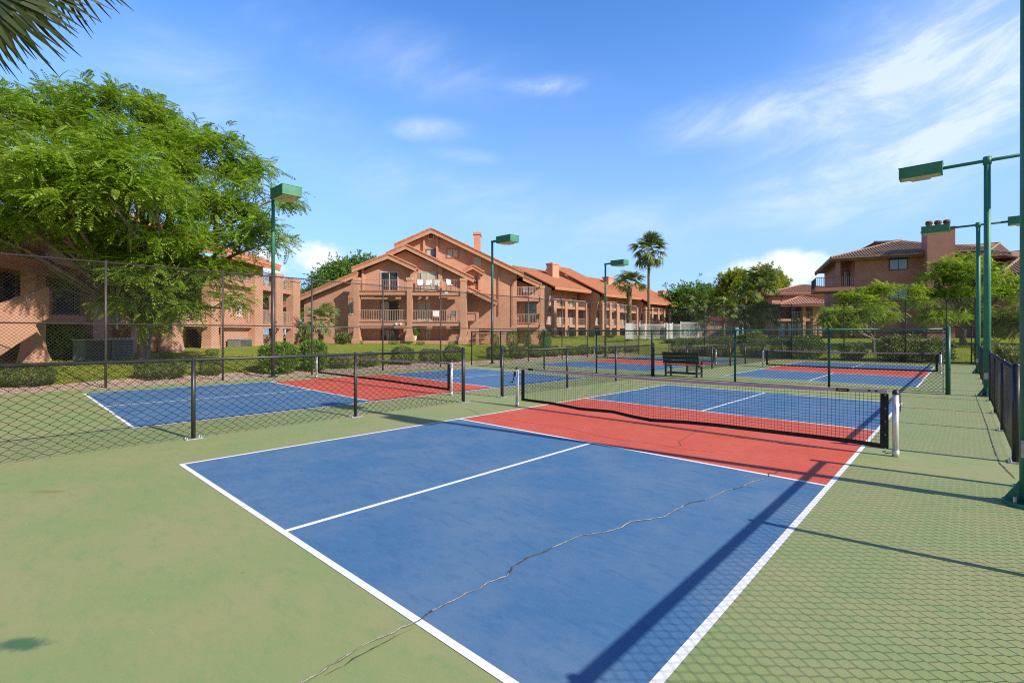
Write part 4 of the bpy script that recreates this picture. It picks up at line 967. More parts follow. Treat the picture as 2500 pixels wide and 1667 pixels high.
# right wing
wz = ZS(2250, 855, 2); fbox(SF, 'wall', STUCCO_D, sh, X(2060, 2), X(2210, 2), GS-.6, wz, 3.2, 12); hip(SF, sh, X(2040, 1.6), X(2262, 1.6), 1.6, 12, wz+.1, wz+1.9, TILE_B, 3.0)
wz2 = ZS(2300, 985, -3); fbox(SF, 'wall', STUCCO_D, sh, X(2235, -3), X(2700, -3), GS-.6, wz2, -2.0, 10); hip(SF, sh, X(2190, -3), X(2800, -3), -3, 9, wz2+.1, wz2+2.6, TILE_B, 4.0)
mb = MB(); p = SF.W(X(1290), ZS(1290, 1066), -.08); mb.dome(p, .16, 8, 3); build('wall_light', mb, WHITE_M, sh, p)

# ------------------------------------------------------------ hipped apartment house in the gap
HF = Fr(CAM+FW*76+RT*42, V3((.80, .60, 0)), V3((.60, -.80, 0)))
hp = thing('apartment_house', HF.W(HF.A(1950), 1.3, 0), 'sunlit terracotta apartment house with hipped brown roof behind the pool fence palms', 'apartment building')
H = lambda x, d=0.0: HF.A(1750+x/6.533, d)
def HZ(x, y, d=0.0): return HF.px(1750+x/6.533, 680+y/6.533, d)[1]
zt = HZ(1050, 245); fbox(HF, 'wall', STUCCO, hp, H(880), 2*H(1365, 5.7)-H(790, -.6)-.6, .8, zt, 0, 12)
h0_ = H(790, -.6); h1_ = 2*H(1365, 5.7)-h0_; hip(HF, hp, h0_, h1_, -.6, 12, zt+.1, HZ(1365, 105, 5.7), mat('red brown tile', (.42, .215, .155, 1), (.33, .155, .11, 1), 2.4, .85), (h1_-h0_)/2-.4, .4)
hip(HF, hp, H(1010, -4.4), H(1900, -4.4), -4.4, -.02, HZ(1300, 405, -4.4), HZ(1600, 290, -2.2), MATS['red brown tile'], 3.5, .4)
zb = HZ(1350, 640, -3); zb_ = HZ(1350, 535, -3)
fbox(HF, 'balcony', STUCCO, hp, H(880, -3), H(1530, -3), zb-.35, zb, -3, -.02)
railing(HF, hp, H(1190, -2.9), H(1525, -2.9), zb, -2.9, 1.05, RAILW_M, .2, .02); railing(HF, hp, H(890, -2.9), H(1185, -2.9), zb, -2.9, 1.05, RAILD_M, .2, .02)
for a in (1385, 1545): fbox(HF, 'column', STUCCO, hp, H(a-22, -3), H(a+22, -3), .8, HZ(a, 410, -3), -3.2, -2.7)
fbox(HF, 'wall', STUCCO, hp, H(1540, -3), H(1720, -3)+2, .8, HZ(1600, 410, -3), -2.6, -.02)
for a0_, a1_ in ((1200, 1360), (1425, 1510), (930, 1030)): window(HF, hp, H(a0_), H(a1_), zb+.05, zb+2.1, 0.0, name='glass_door', frame=FRAME_M, curtain=((.0, .3),))
mb = MB(); mb.tube([HF.W(H(1050, -.1), zt, -.1), HF.W(H(1050, -.1), .8, -.1)], .06, 6); build('down_pipe', mb, TRIM, hp, HF.W(H(1050), .8, -.1))

# ------------------------------------------------------------ pool house, pool fence
PFr = Fr(CAM+FW*66+RT*24, RT, -FW)
ph = thing('pool_house', PFr.W(PFr.A(1790), 1.3, 0), 'low pool house with a salmon tiled roof behind the white picket fence', 'pool house')
Q = lambda x, d=0.0: PFr.A(1450+x/6.533, d)
QZ = lambda x, y, d=0.0: PFr.px(1450+x/6.533, 680+y/6.533, d)[1]
fbox(PFr, 'wall', STUCCO_D, ph, Q(1800), Q(2250), 1.1, QZ(2000, 690), 0, 4)
mb = MB(); ze_, zr_ = QZ(2000, 688), QZ(2000, 616, 2); a0, a1 = Q(1775), Q(2275)
mb.add([PFr.W(a0, ze_, -.5), PFr.W(a1, ze_, -.5), PFr.W(a1-.7, zr_, 2), PFr.W(a0+.7, zr_, 2), PFr.W(a1, ze_, 4.5), PFr.W(a0, ze_, 4.5)], [(0, 1, 2, 3), (1, 4, 2), (4, 5, 3, 2), (5, 0, 3), (0, 5, 4, 1)])
for i in range(1, 48): a = a0+(a1-a0)*i/48; mb.tube([PFr.W(a, ze_+.03, -.5), PFr.W(min(max(a, a0+.7), a1-.7), zr_+.03, 2)], .075, 4, False)
build('roof', mb, mat('salmon tile', (.50, .21, .13, 1), (.42, .16, .10, 1), 3, .85), ph, PFr.W(a0, ze_, 0))
pf = thing('pool_fence', at(1700, 822, 58), 'long white picket pool fence behind the far hedges', 'fence')
def picket_run(u0, u1, t0, t1, zt, zb_, gap=.13):
    p, q = at(u0, 800, t0), at(u1, 800, t1); p.z = q.z = 0; L = (q-p).length; mb = MB()
    for i in range(int(L/gap)+1): a = p.lerp(q, min(1, i*gap/L)); mb.bar(a+UP*zb_, a+UP*zt, .022, 4)
    for z in (zb_+.12, zt-.18): mb.tube([p+UP*z, q+UP*z], .03, 4)
    build('picket_panel', mb, PICKET_M, pf, p)
    for i in range(int(L/2.4)+1): a = p.lerp(q, min(1, i*2.4/L)); mb = MB(); mb.tube([a+UP*zb_, a+UP*(zt+.06)], .055, 4); build('fence_post', mb, PICKET_M, pf, a+UP*zb_)
picket_run(1526, 1662, 56, 57, 2.9, 1.15); picket_run(1662, 1830, 57, 60, 3.15, 1.2); picket_run(1830, 2012, 60, 57, 2.85, 1.2)
for u0, u1, t, name, lab in ((1526, 1545, 55.6, 'pool_screen', 'white solid screen panel at the left end of the pool fence'), (1628, 1642, 56.2, 'pool_screen', 'narrow white solid screen panel midway along the pool fence'),
                             (1902, 1914, 57.4, 'pool_screen', 'white lavender screen panel left of the small palm by the pool'), (1925, 1934, 56.8, 'pool_screen', 'white lavender screen panel just left behind the small pool palm'), (1944, 1954, 56.4, 'pool_screen', 'white lavender screen panel right of the small pool palm')):
    p, q = at(u0, 800, t), at(u1, 800, t); p.z = q.z = 0; mb = MB(); c_ = p.lerp(q, .5); mb.box(c_+UP*2.05, (q-p).length, .06, 1.8, -YAW)
    t_ = thing(name, c_+UP*1.15, lab, 'screen panel', 'white pool screens'); build('panel', mb, PICKET_M, t_, c_+UP*1.15)
    mb = MB()
    for e_ in (p, q): mb.box(e_+UP*2.08, .09, .09, 1.95, -YAW)
    build('panel_post', mb, PICKET_M, t_, c_+UP*1.15)

#PART3
# ------------------------------------------------------------ leaf shapes
def kite(p, d, s_, L, w, fold=0.0):
    """one pointed leaflet: 4 vertices"""
    p, d, s_ = np.array(p, float), np.array(d, float), np.array(s_, float)
    return [p, p+d*L*.45+s_*w*.5+np.array([0, 0, fold]), p+d*L, p+d*L*.45-s_*w*.5+np.array([0, 0, fold])]
def frond_shape(pairs=8, leaf=.23, w=.085, droop=.45, ang=58):
    V = []; ca, sa = math.cos(rad(ang)), math.sin(rad(ang))
    for i in range(pairs):
        x = .12+.86*i/(pairs-1); z = -droop*x*x; k = 1-.45*abs(i/(pairs-1)-.45)
        for s_ in (-1, 1):
            d = np.array([ca, s_*sa, -.35]); d /= np.linalg.norm(d); V += kite((x, 0, z), d, (sa, -s_*ca, 0), leaf*k, w)
    V += kite((.98, 0, -droop*.96), np.array([.8, 0, -.6]), (0, 1, 0), leaf, w)
    V += [np.array((0, -.008, 0)), np.array((.5, -.006, -droop*.25)), np.array((1, 0, -droop)), np.array((.5, .006, -droop*.25))]
    V = np.array(V); return V, np.arange(len(V)).reshape(-1, 4)
def spray_shape(n=7, leaf=.42, w=.22, seed=1):
    """small spray of broad leaves round a twig"""
    r = np.random.default_rng(seed); V = []
    for i in range(n):
        x = i/n*.75; d = np.array([.6, r.uniform(-1, 1), r.uniform(-.7, .7)]); d /= np.linalg.norm(d)
        s_ = np.cross(d, r.normal(size=3)); s_ /= np.linalg.norm(s_); V += kite((x, 0, -.15*x*x), d, s_, leaf*r.uniform(.7, 1.1), w)
    V = np.array(V); return V, np.arange(len(V)).reshape(-1, 4)
def needle_shape(n=16, seed=2):
    r = np.random.default_rng(seed); V = []
    for i in range(n):
        d = np.array([.9, r.uniform(-.8, .8), r.uniform(-.5, .9)]); d /= np.linalg.norm(d); s_ = np.cross(d, r.normal(size=3)); s_ /= np.linalg.norm(s_)
        V += kite((r.uniform(0, .5), 0, 0), d, s_, .6*r.uniform(.7, 1.1), .10)
    V = np.array(V); return V, np.arange(len(V)).reshape(-1, 4)
FRONDS = [frond_shape(9, .24, .085, .45), frond_shape(8, .26, .09, .75, 52), frond_shape(9, .22, .08, .25, 62)]
FRONDS_W = [frond_shape(8, .27, .115, .50), frond_shape(7, .28, .12, .80, 52), frond_shape(8, .25, .11, .30, 62)]
SPRAYS = [spray_shape(seed=k) for k in (1, 2, 3)]
NEEDLES = [needle_shape(seed=k) for k in (4, 5)]

def sphere_dirs(n, zmin=-.45):
    d = RNG.normal(size=(n*3, 3)); d /= np.linalg.norm(d, axis=1, keepdims=True); d = d[d[:, 2] > zmin]
    return d[:n]
def tree(name, label, cat, base, lobes, shapes, m, clumps, per, size, spread, tr, bark=BARK, group=None, droop=-.35, twig=True, fork=.35, shell=.62, flat=.55, lean=(0, 0), zmin=-.45, trunks=1, tips=0):
    """lobes: (centre, radii); crown of leaf clumps on the lobes, limbs reaching to every lobe and twigs to the clumps"""
    t = thing(name, base, label, cat, group); base = V3(base)
    C_, D_ = [], []; tw = MB(); tot = sum(r.x*r.y+r.z*r.x for _, r in lobes)
    cen = sum((c for c, _ in lobes), V3((0, 0, 0)))/len(lobes); zlow = min(c.z-r.z for c, r in lobes)
    fk = base+V3((lean[0], lean[1], (cen.z-base.z)*fork))
    mb = MB(); nt_ = trunks
    for k in range(nt_):
        off = V3((math.cos(k*2.4)*tr*.7, math.sin(k*2.4)*tr*.7, 0)) if nt_ > 1 else V3((0, 0, 0))
        top = fk+off*3.0+UP*(.3*k); p1 = base.lerp(top, .3)+off*.3+V3((random.uniform(-.08, .08), random.uniform(-.08, .08), 0)); p2 = base.lerp(top, .7)+off*.2
        f = 1.0 if nt_ == 1 else .72
        mb.tube([base+off-UP*.15, base+off+UP*.12, p1, p2, top], [tr*1.5*f, tr*1.12*f, tr*.95*f, tr*.86*f, tr*.74*f], 10)
    limbs = MB()
    for c, r in lobes:
        a = fk; b = c-UP*r.z*.25; m1 = a.lerp(b, .4)+V3((random.uniform(-.3, .3), random.uniform(-.3, .3), random.uniform(.1, .5)))*min(1, (b-a).length/4); m2 = a.lerp(b, .75)+V3((random.uniform(-.3, .3), random.uniform(-.3, .3), .2))*min(1, (b-a).length/4)
        mb.tube([a, m1, m2, b], [tr*.55, tr*.36, tr*.22, tr*.10], 7)
        n = max(3, int(clumps*(r.x*r.y+r.z*r.x)/tot)); dd = sphere_dirs(n, zmin)
        for d in dd:
            q = c+V3((d[0]*r.x, d[1]*r.y, d[2]*r.z))*random.uniform(shell, 1.06)
            C_.append(q); D_.append(d)
            if twig:
                s0 = m2.lerp(b, random.uniform(0, 1)); mid = s0.lerp(q, .5)+V3((random.uniform(-.2, .2), random.uniform(-.2, .2), random.uniform(-.05, .25)))*min(1, size*2)
                tw.tube([s0, mid, q], [tr*.07+.008, tr*.05+.006, .005], 4, False)
    build('trunk', mb, bark, t, base, True)
    if tw.v: build('branches', tw, TWIG, t, base)
    C_ = np.array([tuple(q) for q in C_]); D_ = np.array(D_); N = len(C_)
    VV, FF, k0 = [], [], 0
    for i, (bv, bf) in enumerate(shapes):
        n = per//len(shapes)
        if tips:
            ti = np.repeat(np.arange(N), tips); tp = C_[ti]+RNG.normal(size=(len(ti), 3))*spread*np.array([1, 1, flat]); td = tp-C_[ti]
            idx = np.repeat(np.arange(len(ti)), max(1, n//tips)); P = tp[idx]+RNG.normal(size=(len(idx), 3))*.03
            a = RNG.uniform(0, 6.283, len(idx)); dirs = np.stack([np.cos(a), np.sin(a), RNG.normal(.12+droop, .45, len(idx))], 1)+D_[ti[idx]]*np.array([1, 1, .3])*.75+td[idx]/spread*.35
            M = frames(dirs, RNG.normal(0, .35, len(idx)), size*RNG.uniform(.65, 1.25, len(idx)), .2)
        else:
            idx = np.repeat(np.arange(N), n); off = RNG.normal(size=(len(idx), 3))*spread*np.array([1, 1, flat]); P = C_[idx]+off
            dirs = D_[idx]*np.array([1, 1, .35])*.7+off/spread*.45+RNG.normal(size=off.shape)*.40+np.array([0, 0, droop])
            M = frames(dirs, RNG.normal(0, .5, len(idx)), size*RNG.uniform(.65, 1.2, len(idx)), .25)
        v, f = scatter(bv, bf, M, P); VV.append(v); FF.append(f+k0); k0 += len(v)
    V = np.concatenate(VV)-np.array(tuple(base)); me = mesh_np('crown', V, np.concatenate(FF)); me.materials.append(m)
    o = bpy.data.objects.new('crown', me); link(o, t); return t
def lobes_px(L, t, dj=1.5):
    out = []
    for it in L:
        u, v, ru, rv = it[:4]; tt = t+(it[4] if len(it) > 4 else random.uniform(-dj, dj)); k = tt/FPX
        out.append((at(u, v, tt), V3((ru*k, ru*k, rv*k))))
    return out
def ground_at(u, t):
    p = at(u, 800, t); return V3((p.x, p.y, hgt(p.x, p.y)))

# ------------------------------------------------------------ trees
b = ground_at(345, 21.0)
tree('leafy_tree', 'big spreading bright green tree with feathery leaves in front of the shaded left house', 'tree', b,
     lobes_px([(-260, 420, 120, 80, -3.5), (-150, 330, 110, 70, -3), (-160, 480, 110, 70, -5), (-90, 250, 90, 60, -1), (-70, 545, 90, 40, -5), (200, 405, 80, 46, -5.4), (300, 395, 70, 46, -5), (115, 430, 75, 42, -5.6), (265, 470, 75, 42, -5.2), (375, 465, 62, 42, -4.4), (170, 500, 70, 36, -5.2), (0, 270, 80, 60, -2), (95, 265, 75, 50, 0), (150, 235, 40, 24, .5), (60, 380, 90, 60, -3.6), (170, 330, 70, 60, -.8), (265, 265, 75, 45, -1), (350, 290, 70, 50, 0), (300, 355, 90, 55, -1.4), (425, 330, 75, 55, .5), (390, 405, 85, 55, -1.2), (480, 380, 70, 60, -.5), (545, 390, 60, 50, .3), (600, 440, 62, 50, .3), (655, 480, 45, 42, -.6),
               (150, 440, 95, 60, -3.8), (20, 470, 90, 50, -4.5), (250, 460, 95, 55, -2.2), (350, 495, 90, 52, -2.6), (470, 480, 80, 52, -1.4), (555, 520, 70, 45, -1), (640, 555, 50, 26, -1), (590, 600, 62, 36, -.6), (665, 585, 26, 16, -.8),
               (140, 535, 90, 40, -4.2), (40, 530, 85, 36, -5), (250, 570, 85, 45, -2.4), (350, 590, 90, 48, -2.8), (450, 590, 70, 45, -2.0), (290, 655, 85, 42, -2.6), (390, 670, 80, 48, -2.2), (470, 690, 50, 42, -1.6), (400, 735, 60, 36, -1.6), (330, 745, 55, 34, -1.8), (445, 770, 45, 34, -1.2), (340, 790, 30, 22, -1.4), (562, 745, 26, 34, -.8), (580, 660, 30, 20, -.8), (105, 690, 26, 16, -1)], 20.8),
     FRONDS_W, LOCUST, 520, 54, .40, .27, .27, droop=-.08, fork=.28, twig=True, shell=.52, trunks=2, zmin=-.25, flat=.55, tips=6)
b = ground_at(2352, 37.5)
tree('leafy_tree', 'large lime green feathery tree with leaning grey trunk beyond the walkway gate', 'tree', b,
     lobes_px([(2335, 652, 40, 24), (2280, 682, 36, 26), (2385, 676, 48, 32), (2325, 722, 58, 30), (2430, 725, 46, 34), (2240, 745, 32, 22), (2370, 768, 50, 24), (2285, 778, 50, 22), (2430, 790, 42, 26), (2358, 628, 26, 10), (2470, 700, 30, 32), (2225, 708, 20, 12)], 37, .9),
     FRONDS_W, LIME, 230, 36, .46, .25, .22, droop=-.02, fork=.30, shell=.40, flat=.45, zmin=-.25, tips=5)
b = ground_at(2133, 35)
tree('leafy_tree', 'smaller lime green feathery tree in front of the shaded house corner balcony', 'tree', b,
     lobes_px([(2085, 728, 30, 18), (2132, 712, 30, 16), (2040, 765, 28, 16), (2105, 768, 40, 20), (2160, 775, 26, 18), (2075, 798, 36, 12), (2022, 788, 20, 10), (2140, 745, 26, 14)], 34.5, .8),
     FRONDS_W, LIME, 110, 36, .44, .22, .12, droop=-.02, fork=.35, shell=.40, flat=.45, zmin=-.25, tips=5)
b = ground_at(2540, 36)
tree('leafy_tree', 'green tree at the right edge behind the nearest lamp post', 'tree', b, lobes_px([(2505, 800, 50, 40), (2560, 740, 60, 50), (2600, 790, 60, 50)], 36), FRONDS, LIME, 80, 26, .6, .4, .16, droop=-.2)
b = ground_at(1690, 96)
tree('broad_tree', 'broad dark green tree beyond the end of the long apartment row', 'tree', b,
     lobes_px([(1690, 728, 42, 24), (1655, 742, 34, 28), (1735, 740, 42, 30), (1700, 760, 62, 34), (1775, 752, 30, 26), (1640, 775, 26, 22), (1740, 780, 56, 24)], 96), SPRAYS, DENSE, 260, 40, 1.05, .95, .4, twig=False, flat=.7)
b = ground_at(850, 74)
tree('broad_tree', 'dark green tree rising behind the low roof of the gabled house', 'tree', b,
     lobes_px([(845, 668, 42, 24), (800, 700, 32, 36), (880, 660, 34, 24), (840, 710, 52, 34), (780, 730, 26, 28)], 74), SPRAYS, DENSE, 170, 40, .85, .75, .35, twig=False, flat=.7)
b = ground_at(690, 62)
tree('broad_tree', 'green tree seen between the balcony columns of the left house', 'tree', b, lobes_px([(680, 745, 34, 34), (715, 770, 30, 28), (650, 760, 34, 40), (690, 720, 20, 16)], 62), SPRAYS, DENSE, 90, 40, .8, .7, .3, twig=False, flat=.7)
b = ground_at(1790, 82)
tree('pine_tree', 'bushy yellow green pine standing left of the palm cluster', 'tree', b,
     lobes_px([(1792, 690, 17, 22), (1778, 712, 16, 16), (1806, 712, 16, 18), (1790, 735, 27, 24), (1815, 745, 20, 22), (1770, 745, 20, 20), (1795, 768, 36, 24), (1830, 770, 22, 20)], 82, .6), NEEDLES, PINE, 210, 44, .95, .62, .3, twig=False, flat=.9, droop=.35, shell=.5)
b = ground_at(1868, 84)
tree('pine_tree', 'taller yellow green pine showing behind the top of the palm cluster', 'tree', b,
     lobes_px([(1868, 682, 18, 16), (1850, 695, 18, 16), (1886, 700, 20, 18), (1868, 715, 30, 22), (1845, 725, 20, 18), (1870, 745, 26, 22)], 84, .6), NEEDLES, PINE, 170, 44, .95, .62, .3, twig=False, flat=.9, droop=.35, shell=.5)

# ------------------------------------------------------------ palms
def fan_shape(blades=20, spread=78, pet=1.0, bl=.95, w=.085, droop=.35, seed=3, cut=.5):
    r = np.random.default_rng(seed); V = []
    V += [np.array((0, -.018, 0)), np.array((pet, -.010, 0)), np.array((pet, .010, 0)), np.array((0, .018, 0))]
    for i in range(blades):
        a = rad(-spread+2*spread*i/(blades-1)+r.uniform(-2.5, 2.5)); L = bl*(1-.25*abs(i/(blades-1)-.5))*r.uniform(.86, 1.08)
        d = np.array([math.cos(a), math.sin(a), 0]); s_ = np.array([-d[1], d[0], 0]); dz = -droop*r.uniform(.6, 1.4); p = np.array([pet, 0, 0.0])
        zt = .05*(1 if i % 2 else -1)*w*10
        p1 = p+d*L*cut+np.array([0, 0, dz*.18]); p2 = p+d*L*.8+np.array([0, 0, dz*.55]); p3 = p+d*L*.97+np.array([0, 0, dz*1.05])
        h0, h1, h2 = w*.25, w*.62, w*.34
        q0, q1, q2 = (p-s_*h0, p+s_*h0), (p1-s_*h1+[0, 0, zt], p1+s_*h1), (p2-s_*h2, p2+s_*h2)
        V += [q0[0], q0[1], q1[1], q1[0], q1[0], q1[1], q2[1], q2[0], q2[0], q2[1], p3+s_*.003, p3-s_*.003]
    V = np.array(V); return V, np.arange(len(V)).reshape(-1, 4)
FANS = [fan_shape(seed=k, droop=dr) for k, dr in ((3, .30), (4, .55), (6, .8))]
def palm(name, label, base, H, tr, cr_, n, m, bark=PALMBARK, lo=-50, hi=85, boots=0, skirt=0, group=None, pitch=None, fans=FANS, big=1.0):
    t = thing(name, base, label, 'palm tree', group); base = V3(base); top = base+UP*H; mb = MB()
    k = max(5, int(H/.22)); pts, rs = [], []
    for i in range(k+1):
        f = i/k; pts.append(base+UP*(H*f-.1 if i == 0 else H*f)+V3((math.sin(f*2.2)*.02*H*.2, math.cos(f*1.7)*.01*H*.2, 0))); rs.append(tr*(1.25-.35*min(1, f*6) if f < .17 else .92-.12*f)*random.uniform(.94, 1.06))
    mb.tube(pts, rs, 12); o = build('trunk', mb, bark, t, base, False)
    if boots:
        q = MB()
        for i in range(boots):
            z = .3+(H-.4)*random.random(); a = random.uniform(0, 6.283); d = V3((math.cos(a), math.sin(a), 0)); s_ = V3((-d.y, d.x, 0)); p = base+UP*z+d*tr*.86
            q.add([p-s_*.10, p+s_*.10, p+d*.13+UP*.30, p-UP*.10+d*.02], [(0, 1, 2), (3, 1, 0), (3, 2, 1), (3, 0, 2)])
        build('leaf_boots', q, bark, t, base)
    D, S = [], []
    for i in range(n):
        e = rad(lo+(hi-lo)*((i+.5)/n)**.85); a = i*2.39996+random.uniform(-.2, .2); D.append((math.cos(e)*math.cos(a), math.cos(e)*math.sin(a), math.sin(e))); S.append(cr_*.52*random.choice((.55, .8, 1.0, 1.0, 1.1))*random.uniform(.9, 1.1)*big)
    D, S = np.array(D), np.array(S); VV, FF, k0 = [], [], 0
    for i, (bv, bf) in enumerate(fans):
        ii = np.arange(i, n, len(fans))
        if not len(ii): continue
        M = frames(D[ii], RNG.normal(0, .35, len(ii)), S[ii], .1); v, f = scatter(bv, bf, M, np.array([tuple(top)]*len(ii))+D[ii]*tr*.4); VV.append(v); FF.append(f+k0); k0 += len(v)
    me = mesh_np('fronds', np.concatenate(VV)-np.array(tuple(base)), np.concatenate(FF)); me.materials.append(m); link(bpy.data.objects.new('fronds', me), t)
    if skirt:
        D = np.array([(math.cos(a)*.55, math.sin(a)*.55, -1.0) for a in [i*2.4 for i in range(skirt)]]); bv, bf = FANS[2]
        M = frames(D, RNG.normal(0, .3, skirt), np.full(skirt, cr_*.34), .1); v, f = scatter(bv, bf, M, np.array([tuple(top-UP*.1)]*skirt)); me = mesh_np('dry_fronds', v-np.array(tuple(base)), f); me.materials.append(PALMBARK); link(bpy.data.objects.new('dry_fronds', me), t)
    return t
def palm_px(label, u, t, vc, rp, tr, n, m, **k):
    b = ground_at(u, t); z = CAM.z+(SY-vc)/FPX*t; palm('fan_palm', label, b, z-b.z, tr, rp/FPX*t, n, m, **k)
palm_px('tallest fan palm with a slim ringed trunk rising above the long apartment row', 1583, 60, 616, 47, .20, 44, PALM_G, lo=-58, hi=88, skirt=10)
palm_px('stout fan palm with a rough thick trunk just left of the tallest palm', 1536, 58, 698, 42, .29, 32, PALM_G, bark=PALMBARK, lo=-15, hi=88, boots=170)
palm_px('pale short fan palm with a bare trunk in front of the salmon pool house roof', 1766, 57, 758, 36, .22, 30, PALM_L, lo=-25, hi=85)
palm_px('small pale fan palm by the end of the long row, left of the pool house', 1700, 60, 748, 34, .2, 28, PALM_L, lo=-30, hi=85, group=None)
palm_px('low bushy fan palm nestled under the one by the pool house left end', 1712, 58, 782, 24, .16, 22, PALM_L, lo=-20, hi=80)
palm_px('big pale fan palm with an orange trunk in the cluster beside the pines', 1858, 60, 700, 50, .30, 46, PALM_L, bark=PALMBARK_O, lo=-30, hi=88, boots=90)
palm_px('fan palm with spreading crown low in the cluster, left of the orange trunk', 1820, 59, 722, 40, .2, 30, PALM_L, lo=-20, hi=85)
palm_px('lowest broad fan palm of the cluster spilling over the pool fence', 1862, 57, 775, 42, .22, 34, PALM_L, lo=-25, hi=80)
palm_px('low fan palm filling the cluster between pine and pool fence', 1808, 57.5, 778, 36, .2, 28, PALM_G, lo=-20, hi=80)
palm_px('small low fan palm in front of the hipped house between screen panels', 1946, 54, 790, 15, .12, 18, PALM_L, lo=5, hi=80)
palm_px('bushy fan palm against the wall of the gabled house, left of its columns', 784, 40, 790, 50, .17, 24, PALM_L, lo=-30, hi=80, boots=30)
# tall palm standing beside the camera, only drooping leaf tips in view
hub = at(-15, -75, 8.0); crown = at(-190, -230, 8.4); pb = V3((crown.x, crown.y, hgt(crown.x, crown.y)))
NEARFAN = [fan_shape(34, 72, .0, 1.0, .050, .30, k, .55) for k in (8, 9)]
def near_palm():
    t = thing('fan_palm', pb, 'fan palm whose dark drooping leaf tips hang into the top left corner', 'palm tree')
    mb = MB(); H = crown.z-pb.z; k = 26
    mb.tube([pb+UP*(H*i/k-.1*(i == 0)) for i in range(k+1)], [.24*(1.3 if i == 0 else 1.0-.2*i/k)*random.uniform(.95, 1.05) for i in range(k+1)], 12); build('trunk', mb, PALMBARK, t, pb)
    VV, FF, k0 = [], [], 0; pet = MB()
    specs = [(hub, RT*.62-UP*.80, 1.55, -FW), (at(120, -150, 8.6), RT*.75-UP*.66, 1.45, -FW), (at(-60, -40, 7.6), RT*.1-UP*1.0, 1.35, -FW)]
    for i in range(26):
        a = i*2.4; e = rad(-35+115*i/26); d = RT*math.cos(e)*math.cos(a)+FW*math.cos(e)*math.sin(a)+UP*math.sin(e)
        if d.dot(RT) > .2: d = d-RT*2*d.dot(RT)
        h = crown+d*1.1; specs.append((h, d, 1.3, None))
    for i, (h, d, s_, nrm) in enumerate(specs):
        d = d.normalized(); z = (nrm.normalized() if nrm is not None else UP); y = z.cross(d).normalized(); z = d.cross(y)
        M = np.array([tuple(d), tuple(y), tuple(z)]).T[None]*s_; v, f = scatter(*NEARFAN[i % 2], M, np.array([tuple(h)])); VV.append(v); FF.append(f+k0); k0 += len(v)
        pet.tube([crown, crown.lerp(h, .5)+UP*.12, h], [.03, .022, .016], 5)
    me = mesh_np('fronds', np.concatenate(VV)-np.array(tuple(pb)), np.concatenate(FF)); me.materials.append(PALM_D); link(bpy.data.objects.new('fronds', me), t)
    build('petioles', pet, PALMBARK, t, pb)
near_palm()

# ------------------------------------------------------------ bushes
LEAF1 = (np.array(kite((0, 0, 0), (1, 0, 0), (0, 1, 0), 1, .55, .08)), np.array([[0, 1, 2, 3]]))
LEAF2 = (np.array(kite((0, 0, 0), (1, 0, 0), (0, 1, 0), 1, .24, .05)), np.array([[0, 1, 2, 3]]))
def bush_mesh(n, leaf, size, boxy, up, m, seed, rough=.07, lo_=.82):
    """unit bush: half width 1, height from 0 to 2"""
    r = np.random.default_rng(seed); d = r.normal(size=(n, 3)); d /= np.linalg.norm(d, axis=1, keepdims=True)
    p = np.sign(d)*np.abs(d)**boxy; p /= np.maximum(np.linalg.norm(p, axis=1, keepdims=True), 1e-6)
    k = 1/np.maximum((np.abs(p)**(2/boxy)).sum(1)**(boxy/2), .5)[:, None] if boxy < 1 else 1.0
    ph = r.uniform(0, 6.28, 6); bump = 1+rough*(np.sin(p[:, 0]*4+ph[0])*np.sin(p[:, 1]*5+ph[1])+.7*np.sin(p[:, 2]*6+p[:, 0]*3+ph[2]))[:, None]
    P = p*k*bump*r.uniform(lo_, 1.02, (n, 1)); P[:, 2] = P[:, 2]*1.0+1.0; P = P[P[:, 2] > .04]; N = len(P)
    out = P-np.array([0, 0, .8]); dirs = out*.8+r.normal(size=(N, 3))*.75+np.array([0, 0, up])
    M = frames(dirs, r.uniform(-1, 1, N), size*r.uniform(.6, 1.25, N), .5); v, f = scatter(leaf[0], leaf[1], M, P)
    me = mesh_np('foliage', v, f); me.materials.append(m); return me
def stem_mesh(seed):
    r = random.Random(seed); mb = MB()
    for i in range(9):
        a = i*2.4; e = V3((math.cos(a)*r.uniform(.4, .8), math.sin(a)*r.uniform(.4, .8), r.uniform(.9, 1.6))); mb.tube([(math.cos(a)*.12, math.sin(a)*.12, -.05), tuple(e*.5), tuple(e)], [.05, .035, .012], 5, False)
    me = bpy.data.meshes.new('stems'); me.from_pydata(mb.v, [], mb.f); me.materials.append(TWIG); return me
BM = {'dark': [bush_mesh(4600, LEAF1, .115, .78, .1, HEDGE, s) for s in (21, 22, 23)], 'tall': [bush_mesh(2600, LEAF2, .34, .8, .9, HEDGE_B, s) for s in (31, 32)],
      'round': [bush_mesh(3800, LEAF1, .11, .9, .2, HEDGE_B, s) for s in (41, 42)], 'pale': [bush_mesh(2600, LEAF2, .30, .85, .5, HEDGE_Y, s, .20, .72) for s in (51, 52, 53)], 'north': [bush_mesh(4600, LEAF1, .115, .8, .25, HEDGE, s, .10, .80) for s in (61, 62)],
      'blade': [bush_mesh(420, LEAF2, 1.1, 1.0, 1.4, PALM_L, 71)]}
STEMS = [stem_mesh(s) for s in (1, 2)]
nb_ = 0; SC = {'dark': .88, 'tall': .92, 'round': .88, 'pale': .95, 'north': 1.05, 'blade': .9}
